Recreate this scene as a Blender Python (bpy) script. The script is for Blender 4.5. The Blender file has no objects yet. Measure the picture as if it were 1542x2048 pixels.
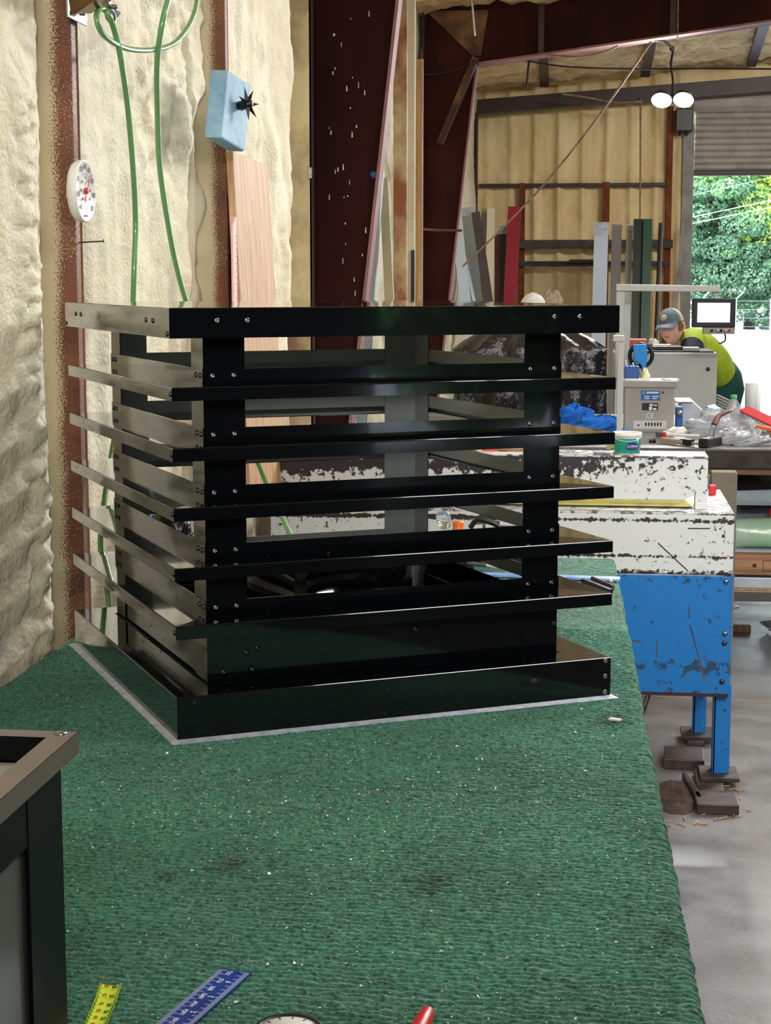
import bpy, math, random
import numpy as np
from mathutils import Vector, Matrix
R = math.radians
random.seed(7)
RNG = np.random.default_rng(7)
SC = bpy.context.scene
COL = SC.collection

# ------------------------------------------------------------------ camera
FPX, PITCH, YAW, EYE = 3379.8, 0.1363, R(7.0), 1.605
cam = bpy.data.cameras.new('camera')
cam.sensor_fit = 'VERTICAL'; cam.sensor_height = 24.0
cam.lens = FPX / 2048 * 24.0
cam.clip_start = 0.05; cam.clip_end = 400
camo = bpy.data.objects.new('camera', cam); COL.objects.link(camo)
camo.location = (0, 0, EYE)
camo.rotation_euler = (math.pi/2 - PITCH, 0, YAW)
SC.camera = camo
# ------------------------------------------------------------------ world: bright overcast sky
W = bpy.data.worlds.new('world'); SC.world = W; W.use_nodes = True
wn = W.node_tree.nodes; wl = W.node_tree.links; wn.clear()
wo = wn.new('ShaderNodeOutputWorld'); wb = wn.new('ShaderNodeBackground')
wb.inputs[0].default_value = (0.80, 0.90, 1.0, 1); wb.inputs[1].default_value = 5.5
wl.new(wb.outputs[0], wo.inputs[0])
# ------------------------------------------------------------------ hall lamps (high bay LED, above the frame), plus two added fill lamps
def area(name, loc, target, w, h, power, col=(1, 0.97, 0.92)):
    l = bpy.data.lights.new(name, 'AREA'); l.shape = 'RECTANGLE'; l.size = w; l.size_y = h
    l.energy = power; l.color = col
    o = bpy.data.objects.new(name, l); COL.objects.link(o); o.location = loc
    d = Vector(target) - Vector(loc); o.rotation_euler = d.to_track_quat('-Z', 'Y').to_euler()
    return o
NEUTRAL = (1, 0.99, 0.96)
area('hall_or_fill_lamp', (1.0, 2.95, 3.6), (1.0, 2.95, 0), 2.4, 0.75, 84, NEUTRAL)
area('hall_or_fill_lamp', (2.4, 9.3, 3.45), (-1.1, 3.0, 1.2), 1.5, 0.35, 48, NEUTRAL).data.spread = R(75)
area('hall_or_fill_lamp', (1.9, 7.6, 3.55), (1.9, 7.6, 0), 1.5, 0.3, 75, NEUTRAL)
area('hall_or_fill_lamp', (0.2, -0.9, 2.45), (-1.0, 4.6, 1.9), 1.5, 0.5, 17, NEUTRAL).data.spread = R(70)  # added fill behind the viewer to lighten the left wall, no real lamp
area('hall_or_fill_lamp', (1.8, 0.9, 3.6), (0.5, 5.6, 0.8), 1.5, 0.4, 20, NEUTRAL).data.spread = R(52)  # added fill aimed at the folding machine front, no real lamp
area('hall_or_fill_lamp', (2.0, 12.6, 3.55), (1.4, 17.0, 1.6), 1.5, 0.3, 75, (1, 0.96, 0.88))
area('hall_or_fill_lamp', (5.6, 7.5, 3.9), (1.0, 6.5, 0.9), 1.5, 0.3, 80, NEUTRAL)
area('hall_or_fill_lamp', (5.6, 11.5, 3.9), (1.0, 10.5, 0.9), 1.5, 0.3, 100, NEUTRAL)
SC.view_settings.view_transform = 'Standard'
SC.view_settings.look = 'None'
SC.view_settings.exposure = 0.0
SC.view_settings.gamma = 1.0
SC.view_settings.use_curve_mapping = False
SC.cycles.max_bounces = 8
SC.cycles.diffuse_bounces = 4
SC.cycles.use_denoising = True

# ------------------------------------------------------------------ helpers
def ray(u, v):
    x, y, z = (u-771)/FPX, 1.0, -(v-1024)/FPX
    y, z = math.cos(PITCH)*y + math.sin(PITCH)*z, -math.sin(PITCH)*y + math.cos(PITCH)*z
    return Vector((x*math.cos(YAW) - y*math.sin(YAW), x*math.sin(YAW) + y*math.cos(YAW), z))
def P(u, v, X=None, Y=None, Z=None):
    r = ray(u, v)
    t = X/r.x if X is not None else Y/r.y if Y is not None else (Z-EYE)/r.z
    return Vector((r.x*t, r.y*t, EYE + r.z*t))
TAB = RNG.random((64, 256, 256)).astype(np.float32)
def vn(x, y, s=0):
    t = TAB[s % 64]
    xi = np.floor(x).astype(int); yi = np.floor(y).astype(int)
    fx = x-xi; fy = y-yi
    fx = fx*fx*(3-2*fx); fy = fy*fy*(3-2*fy)
    a = t[xi & 255, yi & 255]; b = t[(xi+1) & 255, yi & 255]
    c = t[xi & 255, (yi+1) & 255]; d = t[(xi+1) & 255, (yi+1) & 255]
    return (a*(1-fx)+b*fx)*(1-fy) + (c*(1-fx)+d*fx)*fy
def fbm(x, y, s=0, o=4):
    r = 0; a = 0.5
    for k in range(o):
        r = r + a*vn(x*2**k, y*2**k, s+k); a *= 0.5
    return r
def worley(x, y, s=0):
    t1 = TAB[(s+20) % 64]; t2 = TAB[(s+21) % 64]
    xi = np.floor(x).astype(int); yi = np.floor(y).astype(int)
    best = np.full(np.shape(x), 9.0)
    for i in (-1, 0, 1):
        for j in (-1, 0, 1):
            a = xi+i; b = yi+j
            px = a + t1[a & 255, b & 255]; py = b + t2[a & 255, b & 255]
            best = np.minimum(best, (x-px)**2 + (y-py)**2)
    return np.sqrt(best)

def srgb(r, g, b):
    f = lambda c: (c/255/12.92) if c/255 <= 0.04045 else ((c/255+0.055)/1.055)**2.4
    return (f(r), f(g), f(b), 1)

class MB:
    def __init__(s): s.v = []; s.f = []; s.m = []; s.sm = []
    def add(s, vs, fs, mi=0, smooth=False):
        n = len(s.v); s.v += [Vector(p) for p in vs]
        for f in fs:
            s.f.append([i+n for i in f]); s.m.append(mi); s.sm.append(smooth)
        return s
    def hexa(s, p, mi=0):    # p: bottom 4 ccw, top 4 ccw
        return s.add(p, [(3, 2, 1, 0), (4, 5, 6, 7), (0, 1, 5, 4), (1, 2, 6, 5), (2, 3, 7, 6), (3, 0, 4, 7)], mi)
    def box(s, x0, x1, y0, y1, z0, z1, mi=0):
        return s.hexa([(x0, y0, z0), (x1, y0, z0), (x1, y1, z0), (x0, y1, z0), (x0, y0, z1), (x1, y0, z1), (x1, y1, z1), (x0, y1, z1)], mi)
    def bar(s, p, q, w, h, side=None, mi=0):   # box from p to q; w along side, h along the third axis
        p = Vector(p); q = Vector(q); d = (q-p).normalized()
        sd = Vector(side) if side else Vector((1, 0, 0))
        sd = (sd - d*sd.dot(d)).normalized(); n = d.cross(sd)
        a = sd*w/2; b = n*h/2
        return s.hexa([p-a-b, p+a-b, p+a+b, p-a+b, q-a-b, q+a-b, q+a+b, q-a+b], mi)
    def tube(s, pts, r, n=8, mi=0, cap=True):
        pts = [Vector(p) for p in pts]; rs = r if isinstance(r, (list, tuple)) else [r]*len(pts)
        base = len(s.v); u = None; vs = []; fs = []
        for i, p in enumerate(pts):
            d = (pts[min(i+1, len(pts)-1)] - pts[max(i-1, 0)]).normalized()
            if u is None:
                u = d.orthogonal().normalized()
            u = (u - d*u.dot(d)).normalized(); w = d.cross(u)
            for k in range(n):
                a = 2*math.pi*k/n
                vs.append(p + (u*math.cos(a) + w*math.sin(a))*rs[i])
        for i in range(len(pts)-1):
            for k in range(n):
                fs.append((i*n+k, i*n+(k+1) % n, (i+1)*n+(k+1) % n, (i+1)*n+k))
        s.add(vs, fs, mi, True)
        if cap:
            s.add([vs[k] for k in range(n)], [tuple(range(n))[::-1]], mi)
            s.add([vs[(len(pts)-1)*n+k] for k in range(n)], [tuple(range(n))], mi)
        return s
    def lathe(s, prof, c, axis=(0, 0, 1), n=24, mi=0, smooth=True):   # prof: (r, h) pairs along the axis
        c = Vector(c); ax = Vector(axis).normalized(); u = ax.orthogonal().normalized(); w = ax.cross(u)
        vs = []; fs = []
        for r_, h in prof:
            for k in range(n):
                a = 2*math.pi*k/n
                vs.append(c + ax*h + (u*math.cos(a) + w*math.sin(a))*max(r_, 1e-5))
        for i in range(len(prof)-1):
            for k in range(n):
                fs.append((i*n+k, i*n+(k+1) % n, (i+1)*n+(k+1) % n, (i+1)*n+k))
        return s.add(vs, fs, mi, smooth)
    def prism(s, poly, off, mi=0):     # extrude a 3d polygon by the vector off
        n = len(poly); a = [Vector(p) for p in poly]; b = [p+Vector(off) for p in a]
        s.add(a+b, [tuple(range(n))[::-1], tuple(range(n, 2*n))] + [(i, (i+1) % n, n+(i+1) % n, n+i) for i in range(n)], mi)
        return s
    def sheet(s, grid, mi=0, smooth=True):  # grid: rows of points
        r_ = len(grid); c_ = len(grid[0])
        return s.add([p for row in grid for p in row], [(i*c_+j, i*c_+j+1, (i+1)*c_+j+1, (i+1)*c_+j) for i in range(r_-1) for j in range(c_-1)], mi, smooth)
    def build(s, name, mats, parent=None, bevel=0, seg=2, fix=True):
        me = bpy.data.meshes.new(name)
        inv = ROOT[parent.name].inverted() if parent else Matrix()
        me.from_pydata([inv @ p for p in s.v], [], s.f)
        for m in (mats if isinstance(mats, (list, tuple)) else [mats]): me.materials.append(m)
        me.polygons.foreach_set('material_index', s.m)
        me.polygons.foreach_set('use_smooth', s.sm)
        me.update()
        if fix:
            import bmesh
            bm = bmesh.new(); bm.from_mesh(me); bmesh.ops.recalc_face_normals(bm, faces=bm.faces); bm.to_mesh(me); bm.free()
        o = bpy.data.objects.new(name, me); COL.objects.link(o)
        if parent:
            o.parent = parent; ROOT[o.name] = ROOT[parent.name]
        else:
            ROOT[o.name] = Matrix()
        if bevel:
            b = o.modifiers.new('edge', 'BEVEL'); b.width = bevel; b.segments = seg; b.limit_method = 'ANGLE'; b.angle_limit = R(40)
        return o
ROOT = {}
def thing(name, label, cat, loc=(0, 0, 0), rz=0, group=None):
    o = bpy.data.objects.new(name, None); COL.objects.link(o); o.empty_display_size = 0.1
    o.location = loc; o.rotation_euler = (0, 0, rz)
    ROOT[o.name] = Matrix.Translation(loc) @ Matrix.Rotation(rz, 4, 'Z')
    return tag(o, label, cat, group)
def tag(o, label, cat, group=None):
    o['label'] = label; o['category'] = cat
    if group: o['group'] = group
    return o
def struct(o): o['kind'] = 'structure'; return o
def stuff(o): o['kind'] = 'stuff'; return o
def label(o, t): o['label'] = t; return o
def npmesh(name, X, Y, Z, mat, parent=None, smooth=True):   # numpy grid -> mesh
    r_, c_ = X.shape
    co = np.stack([X, Y, Z], -1).reshape(-1, 3).astype(np.float32)
    if parent:
        M = np.array(ROOT[parent.name].inverted()); co = (co @ M[:3, :3].T + M[:3, 3]).astype(np.float32)
    idx = np.arange(r_*c_).reshape(r_, c_)
    q = np.stack([idx[:-1, :-1], idx[:-1, 1:], idx[1:, 1:], idx[1:, :-1]], -1).reshape(-1, 4)
    me = bpy.data.meshes.new(name)
    me.vertices.add(len(co)); me.vertices.foreach_set('co', co.ravel())
    me.loops.add(q.size); me.loops.foreach_set('vertex_index', q.ravel().astype(np.int32))
    me.polygons.add(len(q)); me.polygons.foreach_set('loop_start', np.arange(0, q.size, 4, dtype=np.int32))
    try: me.polygons.foreach_set('loop_total', np.full(len(q), 4, dtype=np.int32))
    except Exception: pass
    me.polygons.foreach_set('use_smooth', np.full(len(q), smooth))
    me.update(calc_edges=True); me.validate()
    me.materials.append(mat)
    o = bpy.data.objects.new(name, me); COL.objects.link(o)
    if parent: o.parent = parent; ROOT[o.name] = ROOT[parent.name]
    else: ROOT[o.name] = Matrix()
    return o
def text(name, s, parent, loc, right, up, size, mat, align='CENTER'):
    c = bpy.data.curves.new(name, 'FONT'); c.body = s; c.size = size; c.align_x = align; c.align_y = 'CENTER'
    c.extrude = 0.0002; c.materials.append(mat)
    tmp = bpy.data.objects.new(name+'_tmp', c); COL.objects.link(tmp)
    dg = bpy.context.evaluated_depsgraph_get()
    me = bpy.data.meshes.new_from_object(tmp.evaluated_get(dg)); me.name = name
    bpy.data.objects.remove(tmp)
    if not me.materials: me.materials.append(mat)
    o = bpy.data.objects.new(name, me); COL.objects.link(o)
    r_ = Vector(right).normalized(); u_ = Vector(up); u_ = (u_ - r_*u_.dot(r_)).normalized(); n_ = r_.cross(u_)
    M = Matrix((r_, u_, n_)).transposed().to_4x4(); M.translation = Vector(loc)
    o.parent = parent; o.matrix_local = ROOT[parent.name].inverted() @ M
    ROOT[o.name] = ROOT[parent.name]
    return o

# ------------------------------------------------------------------ materials
def mat(name, col, rough=0.5, metal=0.0, col2=None, scale=20, stretch=(1, 1, 1), lo=0.35, hi=0.65, bump=0.0, bscale=None, bdist=0.003, ior=1.5, coat=0.0, emit=0, trans=0.0, alpha=1.0, rough2=None, detail=6):
    m = bpy.data.materials.new(name); m.use_nodes = True
    nt = m.node_tree; n = nt.nodes; l = nt.links; b = n['Principled BSDF']
    b.inputs['Base Color'].default_value = col; b.inputs['Roughness'].default_value = rough
    b.inputs['Metallic'].default_value = metal; b.inputs['IOR'].default_value = ior
    b.inputs['Coat Weight'].default_value = coat
    b.inputs['Transmission Weight'].default_value = trans; b.inputs['Alpha'].default_value = alpha
    if emit: b.inputs['Emission Color'].default_value = col; b.inputs['Emission Strength'].default_value = emit
    if col2 or bump:
        tc = n.new('ShaderNodeTexCoord'); mp = n.new('ShaderNodeMapping'); mp.inputs['Scale'].default_value = stretch
        l.new(tc.outputs['Object'], mp.inputs[0])
        nz = n.new('ShaderNodeTexNoise'); nz.inputs['Scale'].default_value = scale; nz.inputs['Detail'].default_value = detail
        nz.inputs['Roughness'].default_value = 0.6
        l.new(mp.outputs[0], nz.inputs['Vector'])
        if col2:
            mr = n.new('ShaderNodeMapRange'); mr.inputs[1].default_value = lo; mr.inputs[2].default_value = hi
            l.new(nz.outputs['Fac'], mr.inputs[0])
            mx = n.new('ShaderNodeMix'); mx.data_type = 'RGBA'; mx.inputs[6].default_value = col; mx.inputs[7].default_value = col2
            l.new(mr.outputs[0], mx.inputs[0]); l.new(mx.outputs[2], b.inputs['Base Color'])
            if rough2 is not None:
                m2 = n.new('ShaderNodeMapRange'); m2.inputs[3].default_value = rough; m2.inputs[4].default_value = rough2
                l.new(mr.outputs[0], m2.inputs[0]); l.new(m2.outputs[0], b.inputs['Roughness'])
        if bump:
            src = nz
            if bscale:
                src = n.new('ShaderNodeTexNoise'); src.inputs['Scale'].default_value = bscale; src.inputs['Detail'].default_value = 4
                l.new(tc.outputs['Object'], src.inputs['Vector'])
            bp = n.new('ShaderNodeBump'); bp.inputs['Strength'].default_value = bump; bp.inputs['Distance'].default_value = bdist
            l.new(src.outputs['Fac'], bp.inputs['Height']); l.new(bp.outputs[0], b.inputs['Normal'])
    return m
def chipped(name, paint, metalc, bands, scale=26, thr=0.62, axis=2, rough=0.45, xg=None):
    """paint worn off in flecks; bands = [(centre, half width, strength)] along the local axis, where more is worn away"""
    m = mat(name, paint, rough); nt = m.node_tree; n = nt.nodes; l = nt.links; b = n['Principled BSDF']
    tc = n.new('ShaderNodeTexCoord'); sp = n.new('ShaderNodeSeparateXYZ'); l.new(tc.outputs['Object'], sp.inputs[0])
    nz = n.new('ShaderNodeTexNoise'); nz.inputs['Scale'].default_value = scale; nz.inputs['Detail'].default_value = 8; nz.inputs['Roughness'].default_value = 0.7
    l.new(tc.outputs['Object'], nz.inputs['Vector'])
    n2 = n.new('ShaderNodeTexNoise'); n2.inputs['Scale'].default_value = 3.1; l.new(tc.outputs['Object'], n2.inputs['Vector'])
    cur = nz.outputs['Fac']
    big = n.new('ShaderNodeMath'); big.operation = 'MULTIPLY_ADD'; big.inputs[1].default_value = 0.32; l.new(n2.outputs['Fac'], big.inputs[0]); l.new(cur, big.inputs[2]); cur = big.outputs[0]
    gx = None
    if xg:
        gx = n.new('ShaderNodeMapRange'); gx.inputs[1].default_value = xg[0]; gx.inputs[2].default_value = xg[1]; gx.inputs[3].default_value = 1.0; gx.inputs[4].default_value = xg[2]; l.new(sp.outputs[0], gx.inputs[0])
    for c, h, s in bands:
        d = n.new('ShaderNodeMath'); d.operation = 'SUBTRACT'; d.inputs[1].default_value = c; l.new(sp.outputs[axis], d.inputs[0])
        a = n.new('ShaderNodeMath'); a.operation = 'ABSOLUTE'; l.new(d.outputs[0], a.inputs[0])
        mr = n.new('ShaderNodeMapRange'); mr.inputs[1].default_value = 0; mr.inputs[2].default_value = h; mr.inputs[3].default_value = s; mr.inputs[4].default_value = 0
        l.new(a.outputs[0], mr.inputs[0])
        w_ = mr.outputs[0]
        if gx:
            mm = n.new('ShaderNodeMath'); mm.operation = 'MULTIPLY'; l.new(w_, mm.inputs[0]); l.new(gx.outputs[0], mm.inputs[1]); w_ = mm.outputs[0]
        ad = n.new('ShaderNodeMath'); l.new(cur, ad.inputs[0]); l.new(w_, ad.inputs[1]); cur = ad.outputs[0]
    st = n.new('ShaderNodeMapRange'); st.inputs[1].default_value = thr+0.16; st.inputs[2].default_value = thr+0.18; l.new(cur, st.inputs[0])
    mx = n.new('ShaderNodeMix'); mx.data_type = 'RGBA'; mx.inputs[6].default_value = paint; mx.inputs[7].default_value = metalc
    l.new(st.outputs[0], mx.inputs[0]); l.new(mx.outputs[2], b.inputs['Base Color'])
    bp = n.new('ShaderNodeBump'); bp.inputs['Strength'].default_value = 0.5; bp.inputs['Distance'].default_value = 0.001; bp.invert = True
    l.new(st.outputs[0], bp.inputs['Height']); l.new(bp.outputs[0], b.inputs['Normal'])
    return m

M = {}
M['foam'] = mat('foam', srgb(222, 213, 184), 0.65, col2=srgb(206, 190, 148), scale=4, stretch=(1, 1, 0.6), lo=0.45, hi=0.8, bump=0.7, bscale=95, bdist=0.006)
M['foam_old'] = mat('foam_old', srgb(230, 210, 164), 0.7, col2=srgb(206, 178, 122), scale=3, stretch=(1, 1, 0.5), lo=0.35, hi=0.7, bump=0.6, bscale=26, bdist=0.015)
M['foam_roof'] = mat('foam_roof', srgb(240, 214, 166), 0.75, col2=srgb(196, 156, 102), scale=5, lo=0.42, hi=0.75, bump=0.9, bscale=16, bdist=0.04)
M['stud'] = mat('stud', srgb(132, 76, 48), 0.9, ior=1.2, col2=srgb(86, 46, 30), scale=9, stretch=(1, 1, 0.5), bump=0.25, bscale=90)
M['steel_primer'] = mat('steel_primer', srgb(74, 38, 34), 0.5, col2=srgb(46, 26, 26), scale=2.2, stretch=(1, 1, 0.5), lo=0.3, hi=0.7, bump=0.08, bscale=60)
M['steel_flange'] = mat('steel_flange', srgb(150, 108, 106), 0.65, col2=srgb(124, 82, 78), scale=4)
M['steel_dark'] = mat('steel_dark', srgb(40, 24, 26), 0.5, col2=srgb(62, 36, 32), scale=3)
M['rust'] = mat('rust', srgb(128, 88, 50), 0.7, col2=srgb(66, 40, 30), scale=5, lo=0.4, hi=0.6)
M['black_paint'] = mat('black_paint', srgb(9, 11, 14), 0.10, ior=1.45, coat=0.65, bump=0.03, scale=7, bdist=0.004, detail=2)
M['grey_primer'] = mat('grey_primer', srgb(172, 178, 174), 0.35)
M['galv'] = mat('galv', srgb(222, 226, 238), 0.42, metal=0.6, col2=srgb(196, 200, 216), scale=60, lo=0.4, hi=0.6)
M['screw'] = mat('screw', srgb(150, 150, 152), 0.3, metal=1.0)
M['screw_dark'] = mat('screw_dark', srgb(20, 20, 20), 0.3, ior=1.8)
M['bronze'] = mat('bronze', srgb(112, 98, 88), 0.35, metal=0.25, col2=srgb(92, 80, 72), scale=9, ior=1.7)
M['panel_grey'] = mat('panel_grey', srgb(86, 82, 80), 0.3, col2=srgb(112, 108, 106), scale=3, stretch=(1, 1, 0.3), lo=0.55, hi=0.75, ior=1.6)
M['concrete'] = mat('concrete', srgb(130, 128, 130), 0.46, col2=srgb(78, 73, 71), scale=5, lo=0.32, hi=0.76, bump=0.35, bscale=70, bdist=0.003, rough2=0.3, detail=12)
M['white_plastic'] = mat('white_plastic', srgb(232, 230, 222), 0.4)
M['black_ink'] = mat('black_ink', srgb(24, 26, 28), 0.6)
M['red_ink'] = mat('red_ink', srgb(200, 40, 50), 0.6)
M['orange_ink'] = mat('orange_ink', srgb(215, 95, 30), 0.6)
M['white_ink'] = mat('white_ink', srgb(225, 232, 245), 0.6)
M['hose'] = mat('hose', srgb(106, 158, 98), 0.25, coat=0.4)
M['zinc'] = mat('zinc', srgb(190, 192, 196), 0.3, metal=1.0, col2=srgb(140, 142, 148), scale=30)
M['brass'] = mat('brass', srgb(140, 100, 62), 0.35, metal=0.7)
M['blue_foam'] = mat('blue_foam', srgb(150, 190, 210), 0.7, col2=srgb(120, 160, 186), scale=14, bump=0.2)
M['black_plastic'] = mat('black_plastic', srgb(18, 18, 20), 0.4)
M['wood_light'] = mat('wood_light', srgb(205, 165, 120), 0.6, col2=srgb(160, 118, 78), scale=18, stretch=(3, 3, 0.12))
M['wood_pine'] = mat('wood_pine', srgb(196, 150, 112), 0.65, col2=srgb(150, 104, 72), scale=14, stretch=(0.12, 3, 3))
M['wood_dark'] = mat('wood_dark', srgb(74, 66, 62), 0.75, col2=srgb(44, 38, 36), scale=10, bump=0.3)
M['bench_top'] = mat('bench_top', srgb(118, 112, 112), 0.5, col2=srgb(84, 78, 76), scale=6)
M['pink_tape'] = mat('pink_tape', srgb(226, 184, 184), 0.6)
M['blue_paint'] = chipped('blue_paint', srgb(20, 114, 188), srgb(38, 66, 92), [(0.385, 0.03, 0.12)], scale=38, thr=0.60)
M['steel_plate'] = mat('steel_plate', srgb(92, 80, 74), 0.5, metal=0.4, col2=srgb(58, 48, 44), scale=14)
M['yellow_paint'] = mat('yellow_paint', srgb(226, 214, 110), 0.4, col2=srgb(190, 180, 120), scale=20)
M['machine_grey'] = mat('machine_grey', srgb(196, 198, 194), 0.4, col2=srgb(180, 182, 178), scale=3)
M['machine_grey_warm'] = mat('machine_grey_warm', srgb(168, 166, 160), 0.45, col2=srgb(150, 148, 142), scale=3)
M['arm_white'] = mat('arm_white', srgb(206, 208, 206), 0.4)
M['label_blue'] = mat('label_blue', srgb(30, 104, 166), 0.4)
M['blue_plastic'] = mat('blue_plastic', srgb(30, 150, 240), 0.35)
M['blue_bin'] = mat('blue_bin', srgb(36, 84, 160), 0.4)
M['blue_rag'] = mat('blue_rag', srgb(24, 120, 220), 0.9, col2=srgb(14, 88, 180), scale=12, bump=0.4, bscale=200)
M['teal'] = mat('teal', srgb(20, 150, 130), 0.35)
M['purple'] = mat('purple', srgb(60, 50, 110), 0.4)
M['tarp'] = mat('tarp', srgb(24, 24, 30), 0.22, ior=1.7, bump=0.7, scale=9, stretch=(1, 1, 0.4), bdist=0.04)
M['clear'] = mat('clear', srgb(245, 248, 250), 0.12, trans=0.85, ior=1.3)
M['clear_wrap'] = mat('clear_wrap', srgb(236, 240, 246), 0.1, trans=0.6, ior=1.3, col2=srgb(205, 212, 220), scale=12, bump=0.9, bscale=24, bdist=0.015)
M['red_plastic'] = mat('red_plastic', srgb(210, 36, 48), 0.35)
M['orange_plastic'] = mat('orange_plastic', srgb(242, 120, 40), 0.4)
M['orange_card'] = mat('orange_card', srgb(238, 86, 30), 0.5)
M['card'] = mat('card', srgb(178, 160, 138), 0.75, col2=srgb(160, 142, 122), scale=6)
M['paper'] = mat('paper', srgb(235, 235, 232), 0.7)
M['green_wrap'] = mat('green_wrap', srgb(160, 206, 160), 0.22, col2=srgb(196, 220, 204), scale=5, bump=0.5, bdist=0.02)
M['skin'] = mat('skin', srgb(222, 170, 150), 0.5)
M['lips'] = mat('lips', srgb(168, 92, 88), 0.5)
M['hair'] = mat('hair', srgb(120, 76, 44), 0.7)
M['shirt'] = mat('shirt', srgb(172, 194, 36), 0.75, col2=srgb(142, 164, 24), scale=9, bump=0.3, bscale=14, bdist=0.02)
M['navy'] = mat('navy', srgb(24, 30, 56), 0.8)
M['trousers'] = mat('trousers', srgb(10, 78, 70), 0.8, col2=srgb(8, 62, 56), scale=8)
M['cap_grey'] = mat('cap_grey', srgb(98, 116, 128), 0.8)
M['cap_mesh'] = mat('cap_mesh', srgb(188, 182, 160), 0.8)
M['cap_bill'] = mat('cap_bill', srgb(120, 128, 150), 0.7)
M['slat'] = mat('slat', srgb(176, 170, 164), 0.45, col2=srgb(150, 142, 134), scale=4)
M['jamb'] = mat('jamb', srgb(140, 138, 136), 0.5, col2=srgb(110, 106, 104), scale=6)
M['lamp'] = mat('lamp', (0.9, 0.95, 1.0, 1), 0.4, emit=40)
M['screen'] = mat('screen', (0.95, 0.97, 1.0, 1), 0.4, emit=2.2)
M['rope'] = mat('rope', srgb(158, 134, 108), 0.8, col2=srgb(104, 82, 66), scale=30)
M['cable'] = mat('cable', srgb(26, 22, 24), 0.6)
M['asphalt'] = mat('asphalt', srgb(168, 178, 188), 0.25, col2=srgb(200, 205, 208), scale=0.5, rough2=0.5)
M['kerb'] = mat('kerb', srgb(222, 222, 220), 0.7)
M['fence_metal'] = mat('fence_metal', srgb(176, 190, 198), 0.4, metal=0.5)
M['bark'] = mat('bark', srgb(74, 64, 56), 0.9, col2=srgb(50, 42, 38), scale=10)
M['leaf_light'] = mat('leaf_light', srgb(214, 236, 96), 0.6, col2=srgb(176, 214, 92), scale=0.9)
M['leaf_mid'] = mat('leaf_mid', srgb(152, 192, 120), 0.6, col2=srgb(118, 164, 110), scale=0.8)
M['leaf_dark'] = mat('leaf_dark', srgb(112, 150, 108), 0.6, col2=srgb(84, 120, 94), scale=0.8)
M['sheet_metal'] = mat('sheet_metal', srgb(206, 214, 226), 0.35, metal=0.1, col2=srgb(170, 178, 190), scale=4)
M['dirt'] = mat('dirt', srgb(86, 62, 50), 0.95, col2=srgb(56, 42, 36), scale=40, bump=0.5)
M['chip_white'] = mat('chip_white', srgb(236, 234, 224), 0.35)
M['slag'] = mat('slag', srgb(150, 138, 120), 0.5)
M['tape_yellow'] = mat('tape_yellow', srgb(214, 244, 58), 0.4)
M['black_satin'] = mat('black_satin', srgb(9, 10, 12), 0.45, ior=1.22)
M['card_dark'] = mat('card_dark', srgb(142, 132, 116), 0.75, col2=srgb(122, 112, 98), scale=4)
M['ruler_blue'] = mat('ruler_blue', srgb(24, 66, 156), 0.35, col2=srgb(18, 52, 130), scale=8)

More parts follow.
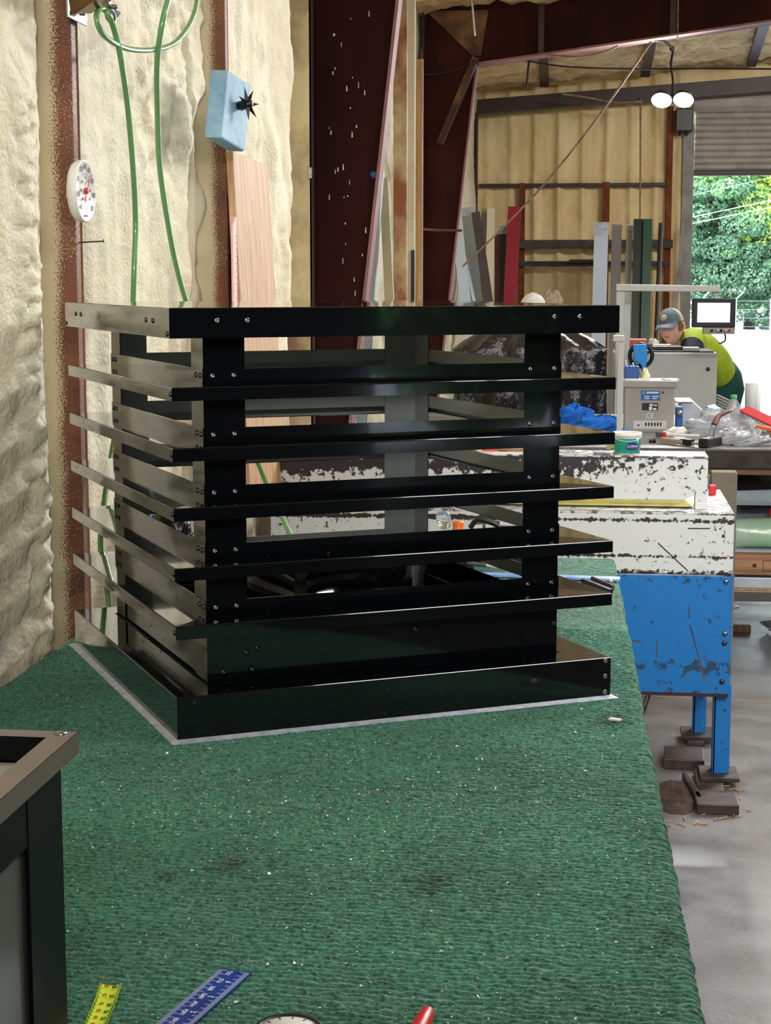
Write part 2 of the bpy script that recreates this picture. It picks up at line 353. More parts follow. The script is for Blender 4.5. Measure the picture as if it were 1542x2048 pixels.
# carpet: green rows of tufts
def carpet_mat():
    m = mat('carpet', srgb(36, 98, 70), 0.8); nt = m.node_tree; n = nt.nodes; l = nt.links; b = n['Principled BSDF']
    tc = n.new('ShaderNodeTexCoord')
    nz = n.new('ShaderNodeTexNoise'); nz.inputs['Scale'].default_value = 190; nz.inputs['Detail'].default_value = 3; l.new(tc.outputs['Object'], nz.inputs['Vector'])
    n2 = n.new('ShaderNodeTexNoise'); n2.inputs['Scale'].default_value = 4.5; n2.inputs['Detail'].default_value = 6; l.new(tc.outputs['Object'], n2.inputs['Vector'])
    r1 = n.new('ShaderNodeValToRGB'); e = r1.color_ramp.elements
    e[0].position = 0.28; e[0].color = srgb(17, 64, 49); e[1].position = 0.72; e[1].color = srgb(74, 146, 116)
    l.new(nz.outputs['Fac'], r1.inputs[0])
    mr = n.new('ShaderNodeMapRange'); mr.inputs[1].default_value = 0.3; mr.inputs[2].default_value = 0.7; mr.inputs[3].default_value = 0.72; mr.inputs[4].default_value = 1.12
    l.new(n2.outputs['Fac'], mr.inputs[0])
    # dark oily stains, each with its own shape
    cur = mr.outputs[0]
    for u, v, rad in ((455, 1728, 0.022), (860, 1768, 0.02), (335, 1750, 0.012), (1325, 1872, 0.014), (1225, 1440, 0.03)):
        c = P(u, v, Z=0.86) - Vector((-0.5, 2.8, 0))
        d = n.new('ShaderNodeVectorMath'); d.operation = 'SUBTRACT'; d.inputs[1].default_value = c; l.new(tc.outputs['Object'], d.inputs[0])
        s = n.new('ShaderNodeVectorMath'); s.operation = 'MULTIPLY'; s.inputs[1].default_value = (1, 0.55, 0); l.new(d.outputs[0], s.inputs[0])
        ln = n.new('ShaderNodeVectorMath'); ln.operation = 'LENGTH'; l.new(s.outputs[0], ln.inputs[0])
        ad = n.new('ShaderNodeMath'); ad.operation = 'MULTIPLY_ADD'; ad.inputs[1].default_value = 0.03; l.new(nz.outputs['Fac'], ad.inputs[0]); l.new(ln.outputs['Value'], ad.inputs[2])
        q = n.new('ShaderNodeMapRange'); q.inputs[1].default_value = rad*0.6+0.012; q.inputs[2].default_value = rad*1.3+0.018; q.inputs[3].default_value = 0.5; q.inputs[4].default_value = 1.0
        l.new(ad.outputs[0], q.inputs[0])
        mu = n.new('ShaderNodeMath'); mu.operation = 'MULTIPLY'; l.new(cur, mu.inputs[0]); l.new(q.outputs[0], mu.inputs[1]); cur = mu.outputs[0]
    vm = n.new('ShaderNodeVectorMath'); vm.operation = 'SCALE'; l.new(r1.outputs[0], vm.inputs[0]); l.new(cur, vm.inputs['Scale'])
    l.new(vm.outputs[0], b.inputs['Base Color'])
    b.inputs['Specular IOR Level'].default_value = 0.4
    b.inputs['Sheen Weight'].default_value = 0.2
    bp = n.new('ShaderNodeBump'); bp.inputs['Strength'].default_value = 0.8; bp.inputs['Distance'].default_value = 0.004
    l.new(nz.outputs['Fac'], bp.inputs['Height']); l.new(bp.outputs[0], b.inputs['Normal'])
    return m
M['carpet'] = carpet_mat()
# stud / column steel flecked with overspray foam; the fleck mask follows the edge that met the foam (local x)
def oversprayed(name, base, base2, foam, edge, width, axis=0, amount=0.5):
    m = mat(name, base, 0.6, col2=base2, scale=9, bump=0.2); nt = m.node_tree; n = nt.nodes; l = nt.links; b = n['Principled BSDF']
    src = b.inputs['Base Color'].links[0].from_socket
    tc = n.new('ShaderNodeTexCoord'); sp = n.new('ShaderNodeSeparateXYZ'); l.new(tc.outputs['Object'], sp.inputs[0])
    nz = n.new('ShaderNodeTexNoise'); nz.inputs['Scale'].default_value = 260; nz.inputs['Detail'].default_value = 2; l.new(tc.outputs['Object'], nz.inputs['Vector'])
    n2 = n.new('ShaderNodeTexNoise'); n2.inputs['Scale'].default_value = 5; n2.inputs['Detail'].default_value = 5; l.new(tc.outputs['Object'], n2.inputs['Vector'])
    mr = n.new('ShaderNodeMapRange'); mr.inputs[1].default_value = edge; mr.inputs[2].default_value = edge+width; mr.inputs[3].default_value = 0.62; mr.inputs[4].default_value = -0.12
    l.new(sp.outputs[axis], mr.inputs[0])
    a = n.new('ShaderNodeMath'); l.new(nz.outputs['Fac'], a.inputs[0]); l.new(mr.outputs[0], a.inputs[1])
    c = n.new('ShaderNodeMath'); c.operation = 'MULTIPLY_ADD'; c.inputs[1].default_value = amount; l.new(n2.outputs['Fac'], c.inputs[0]); l.new(a.outputs[0], c.inputs[2])
    st = n.new('ShaderNodeMapRange'); st.inputs[1].default_value = 0.72; st.inputs[2].default_value = 0.98; l.new(c.outputs[0], st.inputs[0])
    mx = n.new('ShaderNodeMix'); mx.data_type = 'RGBA'; l.new(src, mx.inputs[6]); mx.inputs[7].default_value = foam
    l.new(st.outputs[0], mx.inputs[0]); l.new(mx.outputs[2], b.inputs['Base Color'])
    return m
# ================================================================== SETTING
YE = 17.0                      # end wall
XJ = P(1383, 500, Y=YE).x      # left edge of the roll door opening
ZD = P(1400, 345, Y=YE).z      # clear height under the curtain
XD2 = XJ + 3.4
ROOF0, SLOPE = 3.47, 0.083
def roofz(x): return ROOF0 + SLOPE*(x+1.2)
XW, YB = 10.0, -6.0

mb = MB(); mb.box(-1.6, XW+0.3, YB-0.3, YE+0.15, -0.2, 0.0); struct(mb.build('floor', M['concrete']))
mb = MB()
mb.box(-60, 70, YE+0.15, 90, -0.25, -0.02); mb.box(XW+0.3, 60, -60, YE+0.15, -0.25, -0.02)
g = mb.build('ground', M['asphalt']); struct(g)
# floor joints
mb = MB(); a = P(1290, 1392, Z=0.001); b = P(1542, 1405, Z=0.001); d = (b-a).normalized()
mb.bar(a-d*3, b+d*6, 0.012, 0.002, side=(0, 1, 0)); struct(mb.build('trim_1', M['slag']))

# foam sprayed left wall
YS1 = P(155, 600, X=-1.10).y
YS2 = P(455, 450, X=-1.10).y
YCR = P(400, 420, X=-1.14).y
def wall_left():
    ys = np.concatenate([np.arange(-6, 2.9, .3), np.arange(2.9, 3.62, .006), np.arange(3.62, 7.7, .018), np.arange(7.7, 12.6, .05), np.arange(12.6, 17.1, .2)])
    zs = np.concatenate([np.arange(-.02, .74, .12), np.arange(.74, 2.9, .0085), np.arange(2.9, 3.62, .12)])
    Y, Z = np.meshgrid(ys, zs, indexing='ij')
    D = np.full(Y.shape, -1.165)
    near = np.clip((YS1-.06-Y)/0.16, 0, 1); near = near*near*(3-2*near)
    D += near*0.055
    D += (fbm(Y*7, Z*0.7+3, 1, 3)-.45)*0.06*np.where(Y > YS1, 1, .6)
    D += (fbm(Y*3.1, Z*3.1, 5, 4)-.45)*0.05*np.where(Y > YS1+.05, 1, .35)
    yst = P(60, 500, X=-1.10).y
    strip = np.exp(-((Y-yst-0.012*np.sin(Z*2.1))/0.075)**4)
    strip *= np.clip((2.05+.1*vn(Y*4, Z*2, 9)-Z)/.2, .25, 1)
    wv = Y*1.0+0.012*fbm(Y*30, Z*30, 11, 2); wz = Z+0.018*fbm(Y*20, Z*20, 13, 2)
    bub = np.clip(1-worley(wv/.060, wz/.026, 2)**2*1.15, 0, 1)**.7
    D += strip*bub*0.030
    low = np.clip((1.28-Z)/.1, 0, 1)*np.exp(-((Y-yst)/0.13)**4)
    D += low*np.clip(1-worley(wv/.055+7, wz/.045, 5)**2*1.2, 0, 1)*0.014
    # torn lumps high between the studs
    lump = np.exp(-((Y-(YS1+1.05))/0.45)**2)*np.clip((Z-1.75)/.25, 0, 1)
    D += lump*((fbm(Y*9, Z*11, 17, 5)-.45)*0.09 + (np.abs(fbm(Y*5, Z*7, 27, 3)-.45))*.06)
    D += (fbm(Y*45, Z*45, 21, 2)-.4)*0.007
    # behind stud two the foam lies rougher
    D += np.clip((Y-YS2-.05)/.1, 0, 1)*(fbm(Y*9, Z*5, 25, 4)-.45)*0.05
    # the long split beside stud two
    cl = YCR + 0.03*(fbm(Z*3, Z*0+.5, 30, 3)-.45)
    gate = np.clip((vn(Z*5, Z*0+2.2, 33)-.35)*6, 0, 1)*np.clip((2.35-Z)/.1, 0, 1)
    D -= np.exp(-((Y-cl)/0.014)**2)*gate*0.08
    for ys_ in (YS1, YS2):
        ton = (fbm(Z*6, Z*0+ys_, 37, 3)-.45)*(.10 if ys_ > 4 else .02)
        lim = (-1.185 if ys_ > 4 else -1.172) + ton + np.maximum(ys_-Y, 0)*(.225 if ys_ > 4 else .30)
        D = np.where((Y > ys_-.3) & (Y <= ys_+.005), np.minimum(D, np.maximum(lim, -1.24)+.012*(fbm(Y*38, Z*38, 45, 3)-.5)), D)
        D = np.where((Y > ys_+.005) & (Y < ys_+.09), np.minimum(D, -1.135), D)
    e = P(588, 300, X=-1.15).y
    D -= .14*np.clip((Y-e-.02*fbm(Z*8, Z*0, 39, 3)+.01)/.05, 0, 1)*np.clip((7.9-Y)/.3, 0, 1)
    D -= .08*np.clip((Y-10.9)/.3, 0, 1)*np.clip((12.6-Y)/.2, 0, 1)
    o = npmesh('wall_left', D, Y, Z, M['foam'])
    return struct(o)
wl_ = wall_left()
mb = MB(); mb.box(-1.5, -1.38, YB-0.3, YE+0.3, -0.1, 4.2)
struct(mb.build('wall_left_cladding', M['steel_dark'])).name = 'wall_left_outer'

# end wall, sprayed over ribbed sheet
def endgrid(name, x0, x1, z0, z1, step=0.022):
    xs = np.arange(x0, x1+step/2, step); zs = np.arange(z0, z1+step/2, step)
    X, Z = np.meshgrid(xs, zs, indexing='ij')
    rib = np.abs(np.sin((X+.03*vn(X*0+1, Z*2, 3))*math.pi/0.235))**9
    Yd = YE - rib*0.07*np.clip(vn(X*2, Z*1.4, 41)*1.6, .35, 1) - (fbm(X*5, Z*2.2, 43, 4)-.45)*0.07
    zg = P(1150, 370, Y=YE).z
    Yd -= np.exp(-((Z-zg-.06)/.05)**2)*0.03*fbm(X*9, Z*9, 47, 3)
    Yd = np.where((X > XJ-.09), np.maximum(Yd, YE-.01), Yd)
    return struct(npmesh(name, X, Yd, Z, M['foam_old']))
endgrid('wall_end_left', -1.4, XJ, 0, 4.1)
endgrid('wall_end_over', XJ-.03, XD2, P(1400, 209, Y=YE).z, 4.3, .05)
endgrid('wall_end_right', XD2, XW, 0, 4.6, .1)
# roof underside
def roof():
    xs = np.concatenate([np.arange(-1.4, 5.2, .05), np.arange(5.2, XW+.3, .3)]); ys = np.concatenate([np.arange(YB-.3, 11.5, .5), np.arange(11.5, YE+.2, .05)])
    X, Y = np.meshgrid(xs, ys, indexing='ij')
    Z = ROOF0+SLOPE*(X+1.2) - (fbm(X*3, Y*3, 51, 5)-.45)*0.10 - np.clip(1-worley(X*7, Y*7, 55), 0, 1)*0.05 - (fbm(X*13, Y*13, 58, 3)-.45)*.05
    return struct(npmesh('ceiling', X, Y, Z, M['foam_roof']))
roof()
mb = MB(); mb.hexa([(-1.5, YB-.3, roofz(-1.5)+.12), (XW+.3, YB-.3, roofz(XW+.3)+.12), (XW+.3, YE+.3, roofz(XW+.3)+.12), (-1.5, YE+.3, roofz(-1.5)+.12),
    (-1.5, YB-.3, roofz(-1.5)+.2), (XW+.3, YB-.3, roofz(XW+.3)+.2), (XW+.3, YE+.3, roofz(XW+.3)+.2), (-1.5, YE+.3, roofz(-1.5)+.2)])
struct(mb.build('ceiling_deck', M['steel_dark'])).name = 'ceiling_outer'
# the sides of the hall behind the viewer, with a bay door that stands open
mb = MB(); mb.box(-1.4, XW, YB-.2, YB, 0, 4.6); struct(mb.build('wall_rear', M['steel_dark']))
DY0, DY1, DZ = -5.8, -3.6, 2.4
mb = MB(); mb.box(XW, XW+.15, YB-.2, DY0, 0, 4.7); mb.box(XW, XW+.15, DY1, YE+.2, 0, 4.7); mb.box(XW, XW+.15, DY0, DY1, DZ, 4.7)
struct(mb.build('wall_right', M['wood_dark']))

# roll door in the end wall: curtain slats, drum, guides
d1 = MB(); d1.box(XJ, XD2, YE+.02, YE+.07, ZD-.03, ZD+.02)
door = struct(d1.build('door_1', M['steel_dark'], bevel=.004))
ROOT[door.name] = Matrix()
sl_h = 0.062
for k in range(9):
    z0 = ZD + .02 + k*sl_h
    m_ = MB(); n_ = 6
    prof = [(YE+.045 - .022*math.sin(math.pi*i/n_), z0 + .003 + (sl_h-.006)*i/n_) for i in range(n_+1)]
    poly = [(XJ+.01, y, z) for y, z in prof] + [(XJ+.01, YE+.06, z0+sl_h+.002), (XJ+.01, YE+.06, z0-.002)]
    m_.prism(poly, (XD2-XJ-.02, 0, 0)); m_.build('slat', M['slat'], door)
m_ = MB(); zc = ZD + .02 + 9*sl_h + .11
prof = [(YE+.08 - .16*math.sin(a_), zc - .13*math.cos(a_)) for a_ in [math.pi*i/6 for i in range(7)]]
m_.prism([(XJ-.02, y, z) for y, z in prof], (XD2-XJ+.04, 0, 0)); m_.build('curtain_roll', M['slat'], door)
m_ = MB(); m_.box(XJ-.11, XJ-.0, YE-.06, YE+.08, 0, ZD+.45); m_.box(XD2, XD2+.11, YE-.06, YE+.08, 0, ZD+.45)
struct(m_.build('trim_2', M['jamb'], bevel=.004))

# ------------------------------------------------------------------ studs and girts on the walls
M['stud_left'] = oversprayed('stud_left', srgb(128, 74, 46), srgb(92, 50, 32), srgb(214, 200, 162), -.04, .055, amount=0.5)
def stud(y, lab):
    t = thing('wall_stud', lab, 'wall stud', (-1.14, y, 0))
    m_ = MB(); m_.box(-1.25, -1.10, y, y+.032, 0, 3.5); m_.build('side_board', M['stud_left'], t, bevel=.002)
    m_ = MB(); m_.box(-1.25, -1.104, y+.034, y+.062, 0, 3.5); m_.build('facing_board', M['stud'], t, bevel=.002)
    return t
stud(YS1, 'rusty brown wall stud with the round white thermometer, nearest the viewer')
stud(YS2, 'rusty brown wall stud behind the pale blue foam block')

# steel portal columns: web, flanges
def column(Yc, ul, tops, bots, lab, wmat, hf=.06, ztop=3.45):
    (ut, vt), (ub, vb) = tops, bots
    xl = P(ul, 300, Y=Yc).x
    A = P(ut, vt, Y=Yc); B = P(ub, vb, Y=Yc)
    k = (A.x-B.x)/(A.z-B.z)
    x0 = B.x - k*B.z; zt = 3.45; x1 = B.x + k*(zt-B.z)
    t = thing('steel_column', lab, 'steel column', ((xl+x0)/2, Yc, 0))
    m_ = MB(); m_.prism([(xl, Yc, 0), (x0, Yc, 0), (x1, Yc, zt), (xl, Yc, zt)], (0, .012, 0)); m_.build('web', wmat, t)
    m_ = MB(); x1f = B.x + k*(ztop-B.z); m_.hexa([(x0, Yc-hf, 0), (x0+.014, Yc-hf, 0), (x0+.014, Yc+hf, 0), (x0, Yc+hf, 0), (x1f, Yc-hf, ztop), (x1f+.014, Yc-hf, ztop), (x1f+.014, Yc+hf, ztop), (x1f, Yc+hf, ztop)])
    m_.build('inner_flange', M['steel_flange'], t)
    m_ = MB(); m_.box(xl-.014, xl, Yc-.1, Yc+.1, 0, zt); m_.build('outer_flange', M['steel_dark'], t)
    return t, xl, x1, k, B
M['web_near'] = mat('web_near', srgb(60, 25, 23), .75, ior=1.2, col2=srgb(34, 15, 17), scale=2.0, stretch=(1, 1, .5), lo=.3, hi=.7, bump=.1, bscale=120)
M['web_far'] = mat('web_far', srgb(74, 34, 28), .75, ior=1.2, col2=srgb(40, 19, 19), scale=1.6, lo=.3, hi=.7)
c1 = column(7.3, 634, (795, 0), (728, 600), 'dark red steel column nearest, with a sloping inner edge', M['web_near'])
c2 = column(12.0, 850, (952, 130), (897, 600), 'dark red steel column under the knee of the roof beam', M['web_far'], .05, P(952, 130, Y=12.0).z)
# foam flecks stuck on the near column web
m_ = MB()
for k in range(30):
    p = P(random.uniform(655, 740), random.uniform(0, 590), Y=7.295)
    h = random.uniform(.003, .013); w = random.uniform(.0012, .003)
    m_.hexa([p+Vector((-w, 0, -h)), p+Vector((w, 0, -h)), p+Vector((w, .006, -h)), p+Vector((-w, .006, -h)), p+Vector((-w*.6, 0, h)), p+Vector((w*.6, 0, h)), p+Vector((w*.6, .006, h)), p+Vector((-w*.6, .006, h))])
stuff(m_.build('foam_fleck', M['chip_white'], c1[0]))
m_ = MB(); p = P(748, 349, Y=7.294); m_.lathe([(0, -.002), (.012, -.002), (.016, .004)], p, (0, 1, 0), 7); m_.build('paint_spot', M['blue_paint'], c1[0])
# angle bracket at the left of the near column
t = thing('flashing_strip', 'foam spattered flashing strip just left of the nearest steel column', 'flashing', P(607, 600, Y=7.05))
M['flash'] = mat('flash', srgb(214, 200, 158), .7, col2=srgb(128, 94, 74), scale=2.2, stretch=(1, 1, .8), lo=.42, hi=.62, bump=.3, bscale=120)
a = P(590, 300, Y=7.05).x; b = P(622, 300, Y=7.05).x
m_ = MB(); m_.box(a-.1, b, 7.05, 7.058, 0, 3.4); m_.build('web_plate', M['flash'], t)
m_ = MB(); m_.box(b-.006, b, 7.05, 7.12, 0, 3.4); m_.build('return_plate', M['steel_dark'], t)
m_ = MB(); p = P(621, 345, Y=7.045); m_.box(p.x-.008, p.x+.008, 7.03, 7.05, p.z-.025, p.z+.02); m_.build('clip', M['zinc'], t, bevel=.002)

# rafter of the far frame
Yr = 12.0
A = P(850, 12, Y=Yr); Bk = P(958, 130, Y=Yr); C2 = P(1542, 45, Y=Yr)
sl = (C2.z-Bk.z)/(C2.x-Bk.x); xe = 7.5
t = thing('roof_beam', 'deep dark roof beam sloping up from the far steel column knee', 'roof beam', (A.x, Yr, Bk.z))
top = lambda x: min(A.z + .006, 9) + SLOPE*(x-A.x)
m_ = MB(); m_.prism([(A.x, Yr-.004, A.z), (Bk.x-.28, Yr-.004, Bk.z), (Bk.x, Yr-.004, Bk.z), (xe, Yr-.004, Bk.z+sl*(xe-Bk.x)), (xe, Yr-.004, top(xe)+.15)], (0, .014, 0))
m_.build('web', M['web_far'], t)
m_ = MB(); m_.bar((Bk.x, Yr, Bk.z), (xe, Yr, Bk.z+sl*(xe-Bk.x)), .014, .2, side=(0, 0, 1)); m_.build('lower_flange', M['steel_flange'], t)
for u in (1083, 1345):
    a = P(u, 60, Y=Yr); zb = Bk.z+sl*(a.x-Bk.x)
    m_ = MB(); m_.box(a.x-.02, a.x+.02, Yr-.07, Yr-.004, zb, zb+.62); m_.build('stiffener', M['steel_dark'], t)
m_ = MB(); m_.prism([P(852, 22, Y=Yr-.02), P(945, 112, Y=Yr-.02), P(962, 112, Y=Yr-.02), P(977, 20, Y=Yr-.02)], (0, .012, 0)); m_.build('knee_plate', M['rust'], t)
t = thing('knee_brace', 'short rusty angle brace running diagonally across the far steel column', 'brace', P(915, 200, Y=Yr-.08))
m_ = MB(); m_.bar(P(952, 115, Y=Yr-.06), P(880, 288, Y=Yr-.06), .055, .008, side=(1, 0, .4)); m_.build('flat_leg', M['rust'], t)
m_ = MB(); m_.bar(P(957, 116, Y=Yr-.085), P(886, 289, Y=Yr-.085), .008, .05, side=(1, 0, .4)); m_.build('standing_leg', M['steel_dark'], t)

# end frame beam and corner post
Yb = 16.75
A = P(955, 199, Y=Yb); B_ = P(955, 229, Y=Yb); h = A.z-B_.z
t = thing('end_beam', 'dark steel beam along the top of the end wall', 'roof beam', A)
sE = 0.066
m_ = MB(); m_.hexa([(A.x-.6, Yb, B_.z-.04), (8, Yb, B_.z+sE*(8-A.x)), (8, Yb+.05, B_.z+sE*(8-A.x)), (A.x-.6, Yb+.05, B_.z-.04), (A.x-.6, Yb, A.z-.04), (8, Yb, A.z+sE*(8-A.x)), (8, Yb+.05, A.z+sE*(8-A.x)), (A.x-.6, Yb+.05, A.z-.04)])
m_.build('web', M['steel_dark'], t)
m_ = MB(); m_.bar((A.x-.5, Yb-.04, B_.z-.035), (8, Yb-.04, B_.z+sE*(8-A.x)), .012, .14, side=(0, 0, 1)); m_.build('lower_flange', M['steel_dark'], t)
t = thing('corner_post', 'black steel post in the far corner behind the column', 'steel column', P(930, 600, Y=16.6))
a = P(926, 300, Y=16.6).x; b = P(955, 300, Y=16.6).x
m_ = MB(); m_.box(a, b, 16.6, 16.62, 0, B_.z); m_.build('web', M['steel_dark'], t)
m_ = MB(); m_.box(b-.012, b, 16.52, 16.7, 0, B_.z); m_.build('flange', M['steel_dark'], t)

# purlins under the roof
for (u0, v0), (u1, v1), lab in (((1083, 118), (1088, 185), 'roof purlin nearest the column, left of the lamp'), ((1316, 84), (1290, 170), 'roof purlin just left of the hanging lamp'), ((1548, 78), (1503, 146), 'roof purlin at the right edge above the roll door')):
    q = P(u1, v1, Y=16.7); x = q.x; z = roofz(x)-.015
    x0 = P(u0, v0, Y=Yr+.1).x
    t = MB(); t.bar((x0, Yr+.02, roofz(x0)-.045), (x, 16.75, z-.02), .085, .09, side=(1, 0, 0)); tag(t.build('purlin', M['steel_dark']), lab, 'purlin', 'roof purlins')

# end wall girt, studs, shelf rails
def onend(name, pts, dy, m, lab, cat, thick=.04, group=None):
    u0, v0, u1, v1 = pts; a = P(u0, v0, Y=YE-dy); b = P(u1, v1, Y=YE-dy)
    m_ = MB(); m_.box(min(a.x, b.x), max(a.x, b.x), YE-dy, YE-dy+thick, min(a.z, b.z), max(a.z, b.z))
    return tag(m_.build(name, m, bevel=.004), lab, cat, group)
onend('girt', (958, 375, 1342, 365), .09, M['steel_dark'], 'dark girt running across the end wall foam', 'girt', .09)
def endstud(u0, u1, v0, lab):
    a = P(u0, v0, Y=YE-.1); b = P(u1, v0, Y=YE-.1)
    m_ = MB(); m_.box(a.x, b.x, YE-.1, YE+.0, 0, a.z); tag(m_.build('wall_stud', M['stud'], bevel=.004), lab, 'wall stud')
endstud(1039, 1050, 366, 'red-brown stud on the end wall behind the red trim')
endstud(1205, 1220, 364, 'red-brown stud on the end wall behind the foil capped trim')
endstud(1336, 1348, 212, 'tall red-brown post on the end wall beside the roll door')
onend('shelf_rail', (1038, 497, 1346, 479), .16, M['wood_dark'], 'grey board rail fixed across the end wall, the upper and thicker one', 'rail', .05)
onend('shelf_rail', (1038, 533, 1334, 522), .16, M['wood_dark'], 'thin dark rail across the end wall, the lower one', 'rail', .03)
onend('pipe_stub', (1138, 526, 1190, 519), .2, M['steel_dark'], 'short dark bar lying along the lower rail of the end wall', 'bar', .03)
# door operator box
t = thing('door_operator', 'dark motor box beside the roll door top, under the lamp', 'door motor', P(1370, 266, Y=YE-.25))
a = P(1352, 216, Y=YE-.25); b = P(1386, 262, Y=YE-.25)
m_ = MB(); m_.box(a.x, b.x, YE-.25, YE-.06, b.z, a.z); m_.build('housing', M['black_plastic'], t, bevel=.01)
for u in (1360, 1373):
    q = P(u, 265, Y=YE-.15); m_ = MB(); m_.lathe([(0, -.03), (.015, -.03), (.015, .03)], q, n=8); m_.build('gland', M['black_plastic'], t)

# ------------------------------------------------------------------ outdoors
mb = MB(); y_ = 49; mb.box(-20, 40, y_, y_+.4, -.02, .2); tag(mb.build('kerb', M['kerb'], bevel=.02), 'pale concrete kerb across the yard beyond the roll door', 'kerb')
t = thing('wire_fence', 'grey wire fence with cranked posts beyond the yard', 'fence', (4, 51, 0))
for k in range(10):
    x = P(1471, 650, Y=51).x + (k-4)*1.0; m_ = MB()
    m_.tube([(x, 51, 0), (x, 51, 1.05), (x+.22, 50.9, 1.28)], .022, 6); m_.build('fence_post', M['fence_metal'], t)
for z in (.25, .5, .75, 1.0):
    m_ = MB(); m_.tube([(-4, 51, z), (14, 51, z)], .006, 4); m_.build('wire', M['fence_metal'], t)
for k, (v0, v1) in enumerate(((432, 398), (445, 412), (388, 352))):
    a = P(1383, v0, Y=40); b = P(1542, v1, Y=38); d = b-a
    m_ = MB(); m_.tube([a-d*4, a+d*.5+Vector((0, 0, -.03)), b+d*4], .011 if k < 2 else .006, 5)
    tag(m_.build('power_line', M['fence_metal']), ['power line crossing before the trees, the middle one', 'power line crossing before the trees, the lowest one', 'thin power line crossing high before the trees'][k], 'power line')
def tree(x, y, h, r, lab, pal, n=80, leaf=.062, seed=0):
    rg = np.random.default_rng(seed)
    t = thing('leafy_tree', lab, 'tree', (x, y, 0), group='trees beyond the yard')
    m_ = MB(); m_.tube([(x, y, 0), (x+.1, y, h*.4), (x, y+.1, h*.8)], [.2, .15, .05], 8)
    for k in range(5):
        a = rg.uniform(0, 6.28); m_.tube([(x, y, h*(.25+.1*k)), (x+math.cos(a)*r*.7, y+math.sin(a)*r*.7, h*(.4+.1*k))], [.07, .02], 5)
    m_.build('trunk', M['bark'], t)
    # blobs of leaves
    cs = rg.normal(size=(n, 3)); cs /= np.linalg.norm(cs, axis=1)[:, None]; cs *= rg.uniform(.45, 1, (n, 1))
    cs = cs*np.array([r, r, h*.52]) + np.array([x, y, h*.52])
    cs = cs[cs[:, 2] > .25]
    per = 380 if leaf < .1 else 150
    c = np.repeat(cs, per, 0); N = len(c)
    d = rg.normal(size=(N, 3)); d /= np.linalg.norm(d, axis=1)[:, None]
    br = np.repeat(rg.uniform(.3, .72, len(cs)), per)[:, None]
    p = c + d*br*rg.uniform(.75, 1, (N, 1))*np.array([1, 1, .62])
    nrm = d + rg.normal(size=(N, 3))*.45 + np.array([0, 0, .35]); nrm /= np.linalg.norm(nrm, axis=1)[:, None]
    u = np.cross(nrm, rg.normal(size=(N, 3))); u /= np.linalg.norm(u, axis=1)[:, None]; w = np.cross(nrm, u)
    s = rg.uniform(.6, 1.2, (N, 1))*leaf
    v = np.stack([p-u*s, p-w*s*.6, p+u*s, p+w*s*.6], 1)
    # daylight from above put into the colour: upper clumps lighter, lower ones darker
    me = bpy.data.meshes.new('foliage')
    me.from_pydata((v.reshape(-1, 3)-np.array([x, y, 0])).tolist(), [], np.arange(N*4).reshape(-1, 4).tolist())
    for k_ in pal: me.materials.append(M[k_])
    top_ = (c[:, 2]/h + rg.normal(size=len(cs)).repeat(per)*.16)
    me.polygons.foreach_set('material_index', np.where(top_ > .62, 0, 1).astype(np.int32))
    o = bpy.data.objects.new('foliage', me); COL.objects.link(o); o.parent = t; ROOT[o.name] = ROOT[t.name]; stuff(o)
    return t
tx = lambda u, Y: P(u, 600, Y=Y).x
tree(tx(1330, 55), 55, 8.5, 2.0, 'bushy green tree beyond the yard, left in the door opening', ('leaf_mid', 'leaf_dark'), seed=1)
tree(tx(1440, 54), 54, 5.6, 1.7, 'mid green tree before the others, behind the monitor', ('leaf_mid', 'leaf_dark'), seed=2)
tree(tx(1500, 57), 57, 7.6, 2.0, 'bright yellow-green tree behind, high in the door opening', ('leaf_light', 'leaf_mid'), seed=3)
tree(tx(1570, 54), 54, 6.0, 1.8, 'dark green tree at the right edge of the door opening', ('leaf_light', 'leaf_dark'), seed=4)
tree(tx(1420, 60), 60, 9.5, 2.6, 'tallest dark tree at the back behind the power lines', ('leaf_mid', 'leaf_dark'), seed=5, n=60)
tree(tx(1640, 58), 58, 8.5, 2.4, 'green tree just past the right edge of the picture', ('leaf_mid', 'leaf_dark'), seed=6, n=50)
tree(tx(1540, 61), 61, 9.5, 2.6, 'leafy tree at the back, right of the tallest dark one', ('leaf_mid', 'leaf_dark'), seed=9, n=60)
# hedge row beside the bay door in the right wall (behind the viewer)
tree(XW+1.9, -5.9, 3.6, 1.5, 'dense green bush outside the side bay door behind the viewer', ('leaf_light', 'leaf_mid'), seed=7, n=50, leaf=.2)
tree(XW+1.9, -3.9, 3.6, 1.5, 'wide green bush outside the side bay door behind the viewer', ('leaf_light', 'leaf_mid'), seed=8, n=50, leaf=.2)
